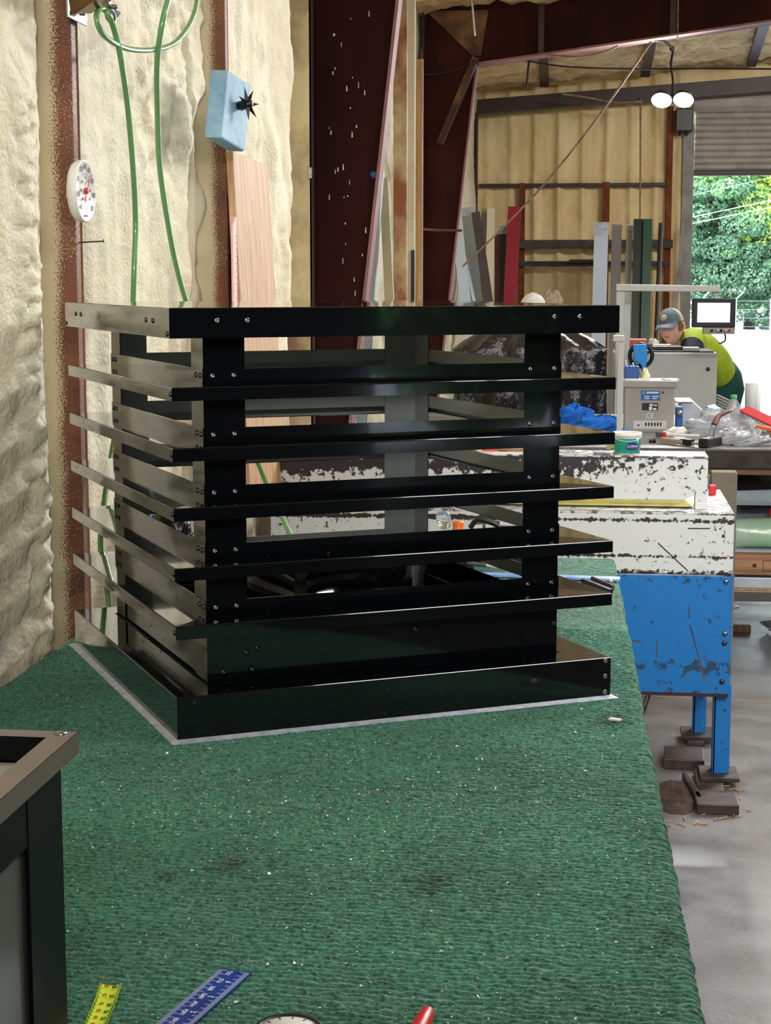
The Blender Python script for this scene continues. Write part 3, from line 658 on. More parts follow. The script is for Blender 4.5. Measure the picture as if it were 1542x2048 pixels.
# ================================================================== WORK TABLE
ZT = 0.86
tbl = thing('work_table', 'long workbench covered in green turf carpet, carrying the black louvred vent', 'workbench', (-0.5, 2.8, 0))
def xr(y): return .109 - .02*(y-1.65)
def carpet():
    ys = np.concatenate([np.arange(1.2, 3.6, .0021), np.arange(3.6, 4.545, .004)])
    ss = np.concatenate([np.linspace(0, 1, 250), 1+np.linspace(.004, .075, 14)])
    S, Y = np.meshgrid(ss, ys, indexing='ij')
    xe_ = xr(Y); X = -1.075 + (xe_+1.075)*np.clip(S, 0, 1)
    rowp = .0118
    wob = .0046*(vn(X*75, Y*45, 3)-.5)*2
    row = np.abs(np.sin((Y+wob+X*.03)*math.pi/rowp))
    ridge = np.floor((Y+wob+X*.03)/rowp)
    tuft = vn(X*110, ridge*7.3, 5)*.6 + .4*vn(X*300, Y*300, 6)
    H = .0056*row**.8*(.4+.9*tuft) - .0034
    yc = P(771, 1578, Z=ZT).y
    H -= .0022*np.exp(-((Y-yc-.012*X)/.005)**2)         # seam between two lengths
    H += (fbm(X*4, Y*4, 8, 3)-.45)*.004
    th = np.clip((S-1)/.02, 0, 1)*math.pi/2
    ov = np.clip(S-1-.02, 0, None)
    Z = ZT + H*np.cos(th) - (1-np.cos(th))*.012 - ov
    X = X + np.where(S > 1, np.sin(th)*.012 + H*np.sin(th) + .003*vn(Y*60, S*90, 9), 0)
    X = X + np.clip((S-.985)/.015, 0, 1)*.004*(vn(Y*120, S*0, 10)-.5)
    return npmesh('carpet', X, Y, Z, M['carpet'], tbl)
stuff(carpet())
mb = MB(); mb.box(-1.072, .06, 1.2, 4.53, ZT-.05, ZT-.006); mb.build('tabletop', M['wood_dark'], tbl)
for x in (-1.0, .0):
    for y in (1.35, 2.9, 4.4):
        mb = MB(); mb.box(x-.045, x+.045, y-.045, y+.045, 0, ZT-.05); mb.build('leg', M['wood_dark'], tbl)
mb = MB(); mb.box(-.03, .03, 1.3, 4.45, ZT-.19, ZT-.05); mb.build('apron', M['wood_dark'], tbl)
# bits of shavings on the carpet, uncountable
rg = np.random.default_rng(3); vs = []; fs = []; mi = []
for k in range(6000):
    u = rg.uniform(0, 1400); v = rg.uniform(1130, 2048)
    if rg.random() < .35: u = rg.normal(700, 330); v = rg.normal(1590, 70)
    p = P(u, v, Z=ZT+.0012)
    if p.x < -1.05 or p.x > xr(p.y)-.004 or p.y > 4.5 or p.y < 1.25: continue
    s = rg.uniform(.0007, .0018)*(1 if rg.random() < .93 else 1.9)*(.7+.3*p.y/1.7); n = len(vs)
    q = rg.normal(size=(4, 3)); q /= np.linalg.norm(q, axis=1)[:, None]; q *= s; q[:, 2] = np.abs(q[:, 2])
    vs += [tuple(np.array(p)+a) for a in q]; fs += [(n, n+1, n+2), (n, n+1, n+3), (n+1, n+2, n+3), (n, n+2, n+3)]; mi += [0 if rg.random() < .7 else 1]*4
mb = MB(); mb.add(vs, fs); mb.m = mi
sh = stuff(mb.build('metal_shavings', [M['chip_white'], M['screw']], fix=False)); tag(sh, 'tiny bright shavings and crumbs scattered over the green carpet', 'shavings')

# ================================================================== LOUVRED VENT
x0, y0, yawc = -.3372, 2.6658, .3853
ct, st_ = math.cos(YAW), math.sin(YAW)
VL = (x0*ct - y0*st_, x0*st_ + y0*ct, ZT)
vent = thing('louvred_vent', 'black sheet metal roof vent with five louvre tiers standing on the green carpet', 'roof vent', VL, yawc+YAW)
VM = ROOT[vent.name]
def L(x, y, z): return VM @ Vector((x, y, z-ZT))       # local plan, world height
WV = .8
def ring(prof, name, parent, mats=None, gap=.0003, bevel=0, closed=True, sides=(0, 1, 2, 3)):
    """sweep a closed profile [(inset, z, mat of the edge to the next point)] round the square plan with mitred corners"""
    mb = MB(); n = len(prof)
    for s in sides:
        def pt(ins, z, end):
            a = ins + gap; lo, hi = a, WV-a
            t = lo if end == 0 else hi
            return {0: L(t, ins, z), 1: L(WV-ins, t, z), 2: L(WV-t, WV-ins, z), 3: L(ins, WV-t, z)}[s]
        vs = [pt(i, z, 0) for i, z, _ in prof] + [pt(i, z, 1) for i, z, _ in prof]
        for k in range(n):
            mb.add([vs[k], vs[(k+1) % n], vs[n+(k+1) % n], vs[n+k]], [(0, 1, 2, 3)], prof[k][2])
        mb.add(vs, [tuple(range(n))[::-1], tuple(range(n, 2*n))], 0)
    return mb.build(name, mats or [M['black_paint'], M['grey_primer']], parent)
def lip(zt, zb, core, up, r=.0024, T=.0012):
    """louvre section: upstand on the core, flat top, rolled edge, lip, small return"""
    pr = [(core, zt+up, 0), (core, zt, 0)]
    for k in range(4):
        a = math.pi/2*k/3; pr.append((r - r*math.sin(a), zt - .0 - r + r*math.cos(a) - .001, 0))
    pr += [(0, zb, 0), (.012, zb, 0), (.012, zb+T, 1), (T, zb+T, 1), (T, zt-.001-T, 1), (core+T, zt-T, 1), (core+T, zt+up, 0)]
    return pr
def off(pr, d): return [(i+d, z, m) for i, z, m in pr]
CORE = .0705
def screws(pts, parent, face, m='screw', name='screw'):
    """round screw heads; face 0 front, 3 left, 1 right"""
    for (a, z, ins) in pts:
        mb = MB()
        c = {0: L(a, ins, z), 3: L(ins, WV-a, z), 1: L(WV-ins, a, z)}[face]
        ax = {0: VM.to_3x3() @ Vector((0, -1, 0)), 3: VM.to_3x3() @ Vector((-1, 0, 0)), 1: VM.to_3x3() @ Vector((1, 0, 0))}[face]
        mb.lathe([(.0046, 0), (.0046, .0012), (.0032, .0022), (.0012, .0026), (.0011, .0018), (0, .0018)], c, ax, 10)
        mb.build(name, M[m], parent)
# lid: flat hat with a deep rim
LT, LB = 1.5622, 1.5142
pr = [(.4, LT+.004, 0)]
for k in range(4):
    a = math.pi/2*k/3; pr.append((.0024-.0024*math.sin(a), LT-.0024+.0024*math.cos(a), 0))
pr += [(0, LB, 0), (.012, LB, 0), (.012, LB+.0012, 1), (.0012, LB+.0012, 1), (.0012, LT-.0012, 1), (.4, LT+.0028, 1)]
lid = ring(off(pr, -.003), 'lid', vent, gap=0)
screws([(.075, LT-.0205, -.003), (.125, LT-.0205, -.003), (.675, LT-.0195, -.003), (.724, LT-.0195, -.003)], lid, 0)
screws([(.10, LT-.022, -.003), (.145, LT-.022, -.003), (.655, LT-.022, -.003), (.70, LT-.022, -.003), (.006, LB+.006, -.003), (.79, LB+.007, -.003)], lid, 3, 'screw_dark')
tiers = [(1.4379, 1.4154), (1.3414, 1.3188), (1.2456, 1.2232), (1.1484, 1.1264), (1.0532, 1.0305)]
for zt, zb in tiers:
    tv = ring(lip(zt, zb, CORE, .0235), 'louvre', vent)
    z = zt+.0125
    screws([(.088, z, CORE), (.124, z+.0005, CORE), (.668, z, CORE), (.715, z, CORE)], tv, 0)
    screws([(.09, z, CORE), (.112, z, CORE), (.69, z, CORE), (.715, z, CORE), (.792, (zt+zb)/2, 0)], tv, 3, 'screw_dark')
# corner posts, L section, black outside and grey inside
for cx, cy, sx, sy in ((0, 0, 1, 1), (WV, 0, -1, 1), (WV, WV, -1, -1), (0, WV, 1, -1)):
    mb = MB(); c0 = CORE+.0016; wp = .071; T = .0014
    xs = lambda t: cx + sx*t; yy = lambda t: cy + sy*t
    poly = [(c0, c0), (c0+wp, c0), (c0+wp, c0+T), (c0+T, c0+T), (c0+T, c0+wp), (c0, c0+wp)]
    z0, z1 = .9356, LT-.004
    lo = [L(xs(a), yy(b), z0) for a, b in poly]; hi = [L(xs(a), yy(b), z1) for a, b in poly]
    for k, mi in enumerate((0, 0, 1, 1, 0, 0)):
        k2 = (k+1) % 6; mb.add([lo[k], lo[k2], hi[k2], hi[k]], [(0, 1, 2, 3)], mi)
    mb.add(lo+hi, [tuple(range(6)), tuple(range(6, 12))], 0)
    o = mb.build('corner_post', [M['black_paint'], M['grey_primer']], vent)
# apron panels low between the posts, each with a top fold
for s in range(4):
    mb = MB(); i0 = CORE+.004
    def q(a, ins, z): return {0: L(a, ins, z), 1: L(WV-ins, a, z), 2: L(WV-a, WV-ins, z), 3: L(ins, WV-a, z)}[s]
    a0, a1 = CORE+.03, WV-CORE-.03
    for zA, zB, d0, d1 in ((.9356, .985, 0, .0), (.985, 1.032, -.002, -.002)):
        p = [q(a0, i0+d0, zA), q(a1, i0+d0, zA), q(a1, i0+.0014+d0, zA), q(a0, i0+.0014+d0, zA)]
        t4 = [q(a0, i0+d1, zB), q(a1, i0+d1, zB), q(a1, i0+.0014+d1, zB), q(a0, i0+.0014+d1, zB)]
        mb.hexa(p+t4)
    mb.build('apron_panel', M['black_paint'], vent)
# base: flat shoulder, deep skirt, bright flange turned out at the bottom
BT, BB = .9356, .8653
pr = [(CORE-.003, BT, 0)]
for k in range(4):
    a = math.pi/2*k/3; pr.append((.0024-.0024*math.sin(a), BT-.0024+.0024*math.cos(a), 0))
pr += [(0, BB, 0), (.0012, BB, 1), (.0012, BT-.0012, 1), (CORE-.003, BT-.0012, 0)]
base = ring(pr, 'base_skirt', vent)
screws([(.789, BT-.006, 0), (.789, BT-.034, 0), (.789, BT-.063, 0)], base, 0)
screws([(.16, .99, CORE+.002), (.72, .99, CORE), (.10, .955, CORE), (.14, .985, CORE), (.45, 1.0, CORE+.002), (.15, .955, CORE)], base, 0, 'screw_dark')
pr = [(.001, BB+.0012, 0), (-.0115, ZT+.0022, 0), (-.0115, ZT+.001, 0), (.001, BB-.001, 0)]
fl = ring(pr, 'base_flange', vent, mats=[M['galv'], M['galv']]); label(fl, 'bright bare metal flange along the foot of the vent')
# inner drum
mb = MB(); c = L(.4, .4, 0); c.z = 0
mb.lathe([(.165, .87), (.168, .872), (.168, 1.083), (.166, 1.085), (.164, 1.083), (.164, .874)], c, n=64)
mb.build('inner_duct', M['black_paint'], vent)
# grit lying on the shoulders
mb = MB(); rg = np.random.default_rng(11)
for k in range(120):
    zt = [BT, BT, BT, tiers[4][0], tiers[3][0], tiers[2][0]][k % 6]; s = rg.choice([0, 3, 1], p=[.4, .45, .15]); a = rg.uniform(.02, .78); ins = rg.uniform(.02, .066)
    if a < ins or a > WV-ins: continue
    c = {0: L(a, ins, zt), 3: L(ins, WV-a, zt), 1: L(WV-ins, a, zt)}[s]; r = rg.uniform(.0006, .0018)
    q = [c+Vector((rg.normal()*r, rg.normal()*r, abs(rg.normal())*r*.7)) for _ in range(4)]
    mb.add(q, [(0, 1, 2), (0, 1, 3), (1, 2, 3), (0, 2, 3)], 0)
stuff(mb.build('grit', M['wood_dark'], vent, fix=False))

# ================================================================== SECOND CURB FRAME (left foreground)
hc = EYE-.43
Q = P(157.5, 1463, Z=hc)
fr = thing('curb_frame', 'brown-grey topped black metal frame cut off at the left foreground edge', 'metal frame', (Q.x, Q.y, ZT))
FX, FY, FW, FD = Q.x, Q.y, .62, .62; liph = .0205
I_ = P(93, 1475, Z=hc); lipw = (Q.x-I_.x+Q.y-I_.y)/2; print('LIP', Q.x-I_.x, Q.y-I_.y)
def frame_side(p, q_, pin, qin, name, lab=None):
    a, b, c, d = [Vector(t) for t in (p, q_, qin, pin)]
    mb = MB(); dz = Vector((0, 0, -liph)); t_ = Vector((0, 0, -.0015))
    mb.add([a, b, c, d, a+t_, b+t_, c+t_, d+t_], [(0, 1, 2, 3), (4, 5, 6, 7)], 0)
    n = (a-d); n.z = 0
    ain = a + (d-a)*.03; bin_ = b + (c-b)*.03
    mb.hexa([a+dz, b+dz, bin_+dz, ain+dz, a, b, bin_, ain], 0)
    # inner drop flange
    mb.add([d, c, c+Vector((0, 0, -.024)), d+Vector((0, 0, -.024))], [(0, 1, 2, 3)], 1)
    return mb.build(name, [M['bronze'], M['black_satin']], fr)
o1 = (FX, FY, hc); o2 = (FX, FY-FD, hc); o3 = (FX-FW, FY-FD, hc); o4 = (FX-FW, FY, hc)
i1 = (FX-lipw, FY-lipw, hc); i2 = (FX-lipw, FY-FD+lipw, hc); i3 = (FX-FW+lipw, FY-FD+lipw, hc); i4 = (FX-FW+lipw, FY-lipw, hc)
frame_side(o1, o2, i1, i2, 'top_lip'); frame_side(o2, o3, i2, i3, 'top_lip'); frame_side(o3, o4, i3, i4, 'top_lip'); frame_side(o4, o1, i4, i1, 'top_lip')
mb = MB(); mb.lathe([(.006, 0), (.006, .001), (.003, .0022), (0, .0024)], P(122, 1467, Z=hc), n=12); mb.build('rivet', M['screw'], fr)
mb = MB(); mb.lathe([(.0055, 0), (.0055, .001), (.002, .002), (.002, .001), (0, .001)], Vector((FX-.115, FY-lipw-.001, hc-.012)), (0, -1, 0), 12); mb.build('rivet', M['screw'], fr)
zb = ZT+.004; ins = .014
for cx, cy, sx, sy in ((FX, FY, -1, -1), (FX, FY-FD, -1, 1), (FX-FW, FY-FD, 1, 1), (FX-FW, FY, 1, -1)):
    mb = MB(); a = ins; wp = .085
    mb.box(*sorted((cx+sx*a, cx+sx*(a+.003))), *sorted((cy+sy*a, cy+sy*(a+wp))), zb, hc-.0015)
    mb.box(*sorted((cx+sx*a, cx+sx*(a+wp))), *sorted((cy+sy*a, cy+sy*(a+.003))), zb, hc-.0015)
    mb.build('corner_post', M['black_satin'], fr, bevel=.001)
for k in range(4):
    mb = MB(); d = ins+.004
    if k == 0: mb.box(FX-d-.002, FX-d, FY-FD+.1, FY-.105, zb, hc-.002)
    if k == 1: mb.box(FX-FW+d, FX-FW+d+.002, FY-FD+.1, FY-.1, zb, hc-.002)
    if k == 2: mb.box(FX-FW+.1, FX-.1, FY-d-.002, FY-d, zb, hc-.002)
    if k == 3: mb.box(FX-FW+.1, FX-.1, FY-FD+d, FY-FD+d+.002, zb, hc-.002)
    label(mb.build('side_panel', M['panel_grey'], fr), 'scuffed dull grey panel set between the black posts')
mb = MB(); d = ins+.0005
mb.box(FX-d-.001, FX-d+.002, FY-FD+.085, FY-.095, hc-.075, hc-.002); mb.build('top_rail', M['black_satin'], fr)
mb = MB(); mb.box(FX-d-.001, FX-d+.0028, FY-.118, FY-.095, zb, hc-.002); mb.build('edge_strip', M['black_satin'], fr)
mb = MB(); mb.box(FX-FW+.03, FX-.03, FY-FD+.03, FY-.03, hc-.0265, hc-.0245); label(mb.build('inner_tray', M['machine_grey_warm'], fr), 'dull grey sheet seen down inside the frame')

# ================================================================== TOOLS IN THE FOREGROUND
# yellow tape blade
t = thing('tape_measure_blade', 'bright yellow steel tape blade end lying on the carpet, lower left', 'tape measure', P(190, 2020, Z=ZT))
c0 = P(222, 1971, Z=ZT+.008); c1_ = P(188, 2048, Z=ZT+.008); dirv = (c0-c1_); dirv.z = 0; dirv.normalize(); sd = Vector((dirv.y, -dirv.x, 0))
wt = .0115; rows = []
for i in range(30):
    s = -.36*(i/29); cen = c0 + dirv*s
    lift = .006*math.exp(-((s)/.02)**2)
    rows.append([cen + sd*w + Vector((0, 0, -.006+.0022*(w/wt)**2*1.2+lift)) for w in np.linspace(-wt, wt, 7)])
mb = MB(); mb.sheet(rows); mb.sheet([[p+Vector((0, 0, -.0004)) for p in r] for r in rows]); mb.build('blade', M['tape_yellow'], t)
for i, s in enumerate((.002, .018, .034, .050, .066, .082)):
    q = c0 - dirv*s + Vector((0, 0, -.0050+.006*math.exp(-(s/.02)**2)))
    text('number', ['48', '47', '46', '45', '44', '43'][i], t, q - sd*.004, -dirv, sd, .0075, M['orange_ink'])
    text('number', ['56', '55', '54', '53', '52', '51'][i], t, q + sd*.0045 - dirv*.003, -dirv, sd, .0075, M['black_ink'])
mb = MB()
for k in range(90):
    s = .001 + k*.0016
    for sg in (-1, 1):
        q = c0 - dirv*s + sd*sg*(wt-.0018 if k % 5 else wt-.0028) + Vector((0, 0, -.0034+.006*math.exp(-(s/.02)**2)))
        mb.bar(q - sd*sg*.0+sd*sg*.0016, q - sd*sg*(.0008 if k % 5 else .0016), .00035, .0003, side=dirv)
stuff(mb.build('graduation', M['black_ink'], t, fix=False))
# blue framing rule
t = thing('blue_rule', 'deep blue metal rule with white markings lying on the carpet, bottom of the picture', 'ruler', P(400, 1990, Z=ZT))
a = P(440, 1937, Z=ZT+.004); b = P(503, 1945, Z=ZT+.004); c = P(395, 2048, Z=ZT+.004); d = P(303, 2048, Z=ZT+.004)
el = ((c-b).normalized()+(d-a).normalized()).normalized()
mb = MB(); ln = .62; mb.hexa([a+el*ln-Vector((0, 0, .002)), b+el*ln-Vector((0, 0, .002)), b-Vector((0, 0, .002)), a-Vector((0, 0, .002)), a+el*ln, b+el*ln, b, a]); mb.build('blade', M['ruler_blue'], t)
wv_ = b-a; up = Vector((0, 0, .0004))
mb = MB()
for k in range(70):
    s = .004+k*.0024
    lnk = .011 if k % 4 == 0 else .006
    for e0, sg in ((a, 1), (b, -1)):
        p = e0 + el*s + up; mb.bar(p + wv_.normalized()*sg*.0006, p + wv_.normalized()*sg*lnk, .0005, .0002, side=el)
stuff(mb.build('graduation', M['white_ink'], t, fix=False))
for k, s_ in enumerate(('537', '672', '802', '1062', '1476', '1924', '2105', '2318')):
    text('number', s_, t, a + el*(.01+.021*k) + wv_*.40 + up*1.5, el*-1, wv_, .0075, M['white_ink'])
for k, s_ in enumerate(('4', '3', '2', '1')):
    text('number', s_, t, b + el*(.032+.04*k) - wv_*.36 + up*1.5, el*-1, wv_, .009, M['white_ink'])
# white dial with black rim
c = P(577, 2085, Z=ZT+.004)
t = thing('dial_gauge', 'white round dial with a thick black rim at the bottom edge', 'gauge', c)
mb = MB(); mb.lathe([(0, 0), (.034, 0), (.036, .004), (.036, .016), (.034, .019), (.029, .019), (.0285, .014), (0, .014)], c-Vector((0, 0, .004)), n=48); mb.build('rim', M['black_plastic'], t)
mb = MB(); mb.lathe([(0, .0182), (.0284, .0182), (.0284, .0138), (0, .0138)], c-Vector((0, 0, .004)), n=40); mb.build('face', M['white_plastic'], t)
mb = MB(); mb.bar(c+Vector((-.015, 0, .0150)), c+Vector((.02, .006, .0150)), .0015, .0006, side=(0, 1, 0)); mb.build('pointer', M['red_ink'], t)
for k in range(12):
    an = k*math.pi/6; e = Vector((math.cos(an), math.sin(an), 0)); mb = MB(); mb.bar(c+e*.023+Vector((0, 0, .0144)), c+e*.027+Vector((0, 0, .0144)), .0012, .0004, side=(-e.y, e.x, 0)); mb.build('tick', M['black_ink'], t)
# red handled snips
hp = P(863, 2022, Y=1.66)
t = thing('tin_snips', 'red handled cutting snips poking in at the bottom edge', 'hand tool', (hp.x, hp.y, ZT))
tip = P(858, 2020, Z=ZT+.026); dv = (P(800, 2130, Z=ZT+.022)-tip).normalized()
mb = MB(); mb.tube([tip, tip+dv*.006, tip+dv*.03, tip+dv*.08, tip+dv*.13], [.004, .0075, .009, .0085, .007], 12); mb.build('handle', M['red_plastic'], t)
sdv = Vector((-.9, -.2, -.18)).normalized()
mb = MB(); mb.tube([tip+sdv*.03+dv*.03, tip+sdv*.034+dv*.05, tip+sdv*.03+dv*.09, tip+sdv*.012+dv*.13], [.005, .008, .008, .007], 12); mb.build('handle', M['red_plastic'], t)
mb = MB(); e = tip+dv*.135; mb.bar(e, e+dv*.09, .018, .008, side=(0, 0, 1)); mb.build('jaw', M['steel_plate'], t, bevel=.003)
# ================================================================== ON THE LEFT WALL
# thermometer: disc standing off the stud, facing out from the wall
XT = -1.045
pc = P(171, 382, X=XT); ra = P(171, 320, X=XT).z - pc.z
t = thing('wall_thermometer', 'round white dial thermometer fixed to the first wall stud', 'thermometer', pc)
nx = Vector((.999, -.035, 0)).normalized(); rt = Vector((-nx.y, nx.x, 0)).normalized()*1; upv = Vector((0, 0, 1))
mb = MB(); mb.lathe([(0, -.02), (ra*.93, -.02), (ra, -.012), (ra, -.002), (ra*.975, .001), (ra*.94, -.001), (0, -.001)], pc, nx, 48); mb.build('case', M['white_plastic'], t)
mb = MB(); mb.lathe([(ra*.55, .0002), (ra*.565, .0002)], pc, nx, 40); mb.build('scale_ring', M['black_ink'], t)
fr_ = lambda a, r: pc + rt*math.sin(R(a))*r + upv*math.cos(R(a))*r + nx*.0008
for a, s_ in zip((-135, -100, -62, -28, 0, 28, 62, 98, 135), ('-40', '-20', '0', '20', '40', '60', '80', '100', '120')):
    text('number', s_, t, fr_(a, ra*.77), rt, upv, ra*.24, M['black_ink'])
for a, s_ in zip((-130, -90, -50, 0, 40, 85, 125), ('40', '30', '20', '0', '10', '30', '50')):
    text('number', s_, t, fr_(a, ra*.43), rt, upv, ra*.13, M['black_ink'])
text('number', 'F', t, fr_(0, ra*.25), rt, upv, ra*.14, M['black_ink'])
mb = MB(); mb.bar(fr_(218, ra*.42)+nx*.003, fr_(38, ra*.72)+nx*.003, .004, .001, side=tuple(rt)); mb.bar(fr_(218, ra*.42)+nx*.003, fr_(218, ra*.3)+nx*.003, .011, .001, side=tuple(rt)); mb.build('pointer', M['red_ink'], t)
mb = MB(); mb.lathe([(.007, 0), (.006, .005), (0, .005)], pc, nx, 12); mb.build('hub', M['red_ink'], t)
mb = MB()
for k in range(5): mb.bar(fr_(180, ra*.8)+rt*(-.012+.005*k), fr_(180, ra*.8)+rt*(-.009+.005*k), .004, .0004, side=(0, 0, 1))
stuff(mb.build('fine_print', M['black_ink'], t))
mb = MB(); mb.box(-1.10, pc.x-.015, pc.y+.045, pc.y+.055, pc.z-.012, pc.z+.012); mb.build('bracket', M['white_plastic'], t)
# nail
mb = MB(); a = P(158, 486, X=-1.10); b = a+Vector((.05, .012, .004)); mb.tube([a-Vector((.02, 0, 0)), b], .0016, 6); mb.lathe([(0, 0), (.0045, 0), (.0045, .0015), (0, .0015)], b, (1, .2, .05), 8)
tag(mb.build('nail', M['cable']), 'bent nail sticking out of the first stud below the thermometer', 'nail')
# wooden arm and hose hanger
t = thing('wall_bracket', 'brown arm on a punched bracket at the top left corner, above the hose hook', 'bracket', P(150, 10, X=-1.08))
a = P(137, 22, X=-1.085); mb = MB(); mb.box(-1.09, -1.085, a.y, a.y+.13, a.z-.012, a.z+.12)
mb.build('punched_plate', M['zinc'], t, bevel=.001)
for v in (8, 25):
    mb = MB(); mb.lathe([(.006, 0), (.006, .001), (0, .001)], P(142, v, X=-1.0845), (1, 0, 0), 10); mb.build('hole', M['black_ink'], t)
mb = MB(); mb.bar(P(160, 12, X=-1.06), P(220, -28, X=-.96), .05, .035, side=(0, 1, 0)); mb.build('arm', M['brass'], t, bevel=.006)
mb = MB(); mb.lathe([(.006, 0), (.006, .012), (0, .012)], P(159, 26, X=-1.08), (1, 0, 0), 6); mb.build('bolt', M['screw'], t)
XH = -1.02
hk = P(217, 18, X=XH)
t = thing('hose_hook', 'shiny pulley bracket holding the looped green hose', 'hook', hk)
a = P(205, 8, X=XH); b = P(233, 35, X=XH)
mb = MB(); mb.hexa([(XH-.004, a.y, b.z), (XH-.004, b.y, b.z), (XH+.004, b.y, b.z), (XH+.004, a.y, b.z), (XH-.012, a.y, a.z), (XH-.012, b.y, a.z), (XH+.012, b.y, a.z), (XH+.012, a.y, a.z)]); mb.build('bracket_plate', M['zinc'], t, bevel=.002)
mb = MB(); c = P(221, 32, X=XH+.008)
mb.tube([c + Vector((0, math.cos(q)*.034, math.sin(q)*.014)) for q in [i*math.pi/10 for i in range(21)]], .003, 8); mb.build('ring', M['screw'], t)
mb = MB(); mb.lathe([(.005, 0), (.005, .01), (0, .012)], P(214, 14, X=XH+.01), (1, 0, 0), 6); mb.lathe([(.005, 0), (.005, .01), (0, .012)], P(224, 14, X=XH+.01), (1, 0, 0), 6); mb.build('bolt', M['screw'], t)
mb = MB(); mb.bar(P(217, -30, X=XH-.02), P(217, 12, X=XH-.01), .02, .006, side=(0, 1, 0)); mb.build('hanger_strap', M['zinc'], t)
def smooth_path(pts, n=8):
    pts = [Vector(p) for p in pts]; out = []
    for i in range(len(pts)-1):
        p0, p1, p2, p3 = pts[max(i-1, 0)], pts[i], pts[i+1], pts[min(i+2, len(pts)-1)]
        for k in range(n):
            s = k/n; out.append(.5*((2*p1)+(p2-p0)*s+(2*p0-5*p1+4*p2-p3)*s*s+(3*p1-p0-3*p2+p3)*s**3))
    return out+[pts[-1]]
hs = [P(u, v, X=x) for u, v, x in ((395, -12, -1.0), (390, 20, -1.0), (375, 55, -1.0), (345, 88, -1.0), (300, 100, -1.0), (250, 96, -1.0), (210, 73, -1.0), (194, 42, -1.0), (196, 22, -1.01), (207, 18, -1.01), (218, 32, -1.0), (230, 65, -1.0), (242, 120, -1.0), (256, 220, -1.01), (267, 350, -1.02), (271, 450, -1.03), (268, 540, -1.03), (264, 640, -1.04), (250, 760, -1.05), (228, 880, -1.06), (211, 985, -1.06), (201, 1080, -1.05), (207, 1140, -1.05), (216, 1190, -1.045), (224, 1250, -1.03))]
mb = MB(); mb.tube(smooth_path(hs), .0062, 10)
tag(mb.build('air_hose', M['hose']), 'green hose looped over the hook and hanging down the foam wall', 'hose')
hs = [P(u, v, X=x) for u, v, x in ((345, -30, -.97), (333, 10, -.97), (322, 60, -.98), (314, 130, -1.0), (315, 230, -1.02), (319, 330, -1.03), (333, 430, -1.03), (352, 530, -1.03), (378, 620, -1.02), (420, 720, -1.0), (470, 830, -.97), (513, 920, -.93), (540, 985, -.9), (562, 1030, -.86), (582, 1070, -.82), (615, 1110, -.76))]
mb = MB(); mb.tube(smooth_path(hs), .0068, 10)
tag(mb.build('air_hose', M['hose']), 'green hose hanging straight past the torn foam, right of the looped one', 'hose')
# blue foam block with black star knob
t = thing('foam_block', 'pale blue foam slab leaning on the second wall stud', 'foam block', P(470, 220, X=-1.05))
pf = [P(456, 140, X=-1.02), P(443, 276, X=-1.02), P(490, 304, X=-1.0), P(503, 170, X=-1.0)]
mb = MB(); offv = Vector((-.045, -.02, 0)); mb.prism(pf, offv); mb.build('slab', M['blue_foam'], t, bevel=.006)
kc = P(491, 209, X=-.985)
t = thing('star_knob', 'black six-pointed star knob stuck on the pale blue foam block', 'knob', kc)
kn = Vector((.9, -.4, .1)).normalized(); ku = kn.orthogonal().normalized(); kw = kn.cross(ku)
mb = MB()
for k in range(7):
    a = k*2*math.pi/7+.2; e = ku*math.cos(a)+kw*math.sin(a); s_ = kn.cross(e)
    mb.add([kc+s_*.011+kn*.004, kc-s_*.011+kn*.004, kc+e*.05+kn*.012, kc+kn*.016, kc-kn*.004], [(0, 2, 3), (2, 1, 3), (0, 4, 2), (4, 1, 2)])
mb.build('points', M['black_plastic'], t)
mb = MB(); mb.lathe([(.012, -.025), (.014, 0), (.01, .02), (0, .022)], kc, kn, 12); mb.build('hub', M['black_plastic'], t)
# plank and measuring stick
t = MB(); pl = [P(466, 302, X=-1.07), P(483, 640, X=-1.04), P(554, 640, X=-1.04), P(536, 330, X=-1.07)]
dn = (pl[1]-pl[0]); pl[1] = pl[0]+dn*2.1; dn = (pl[2]-pl[3]); pl[2] = pl[3]+dn*2.1
t.prism(pl, (-.022, 0, 0)); tag(t.build('plank', M['wood_light'], bevel=.002), 'light wooden plank leaning on the foam wall below the blue foam block', 'plank')
t = thing('measuring_stick', 'narrow pink-white measuring stick against the second stud', 'measuring stick', P(467, 600, X=-1.06))
a = P(467, 434, X=-1.03); b = P(470, 640, X=-1.03); b = a+(b-a)*((a.z-.005)/(a.z-b.z))
mb = MB(); mb.bar(a, b, .05, .006, side=(0, 1, 0)); mb.build('blade', M['pink_tape'], t)
mb = MB(); q = P(467, 441, X=-1.024); mb.add([q+Vector((.001, -.015, .012)), q+Vector((.001, .015, .012)), q+Vector((.001, 0, -.016))], [(0, 1, 2)]); mb.build('arrow_mark', M['red_ink'], t)
mb = MB()
for k in range(40):
    q = a+(b-a)*(.03+k*.011)+Vector((.0036, 0, 0)); mb.bar(q+Vector((0, .006, 0)), q+Vector((0, .02, 0)), .002, .0008, side=(0, 0, 1))
stuff(mb.build('graduation', M['red_ink'], t))
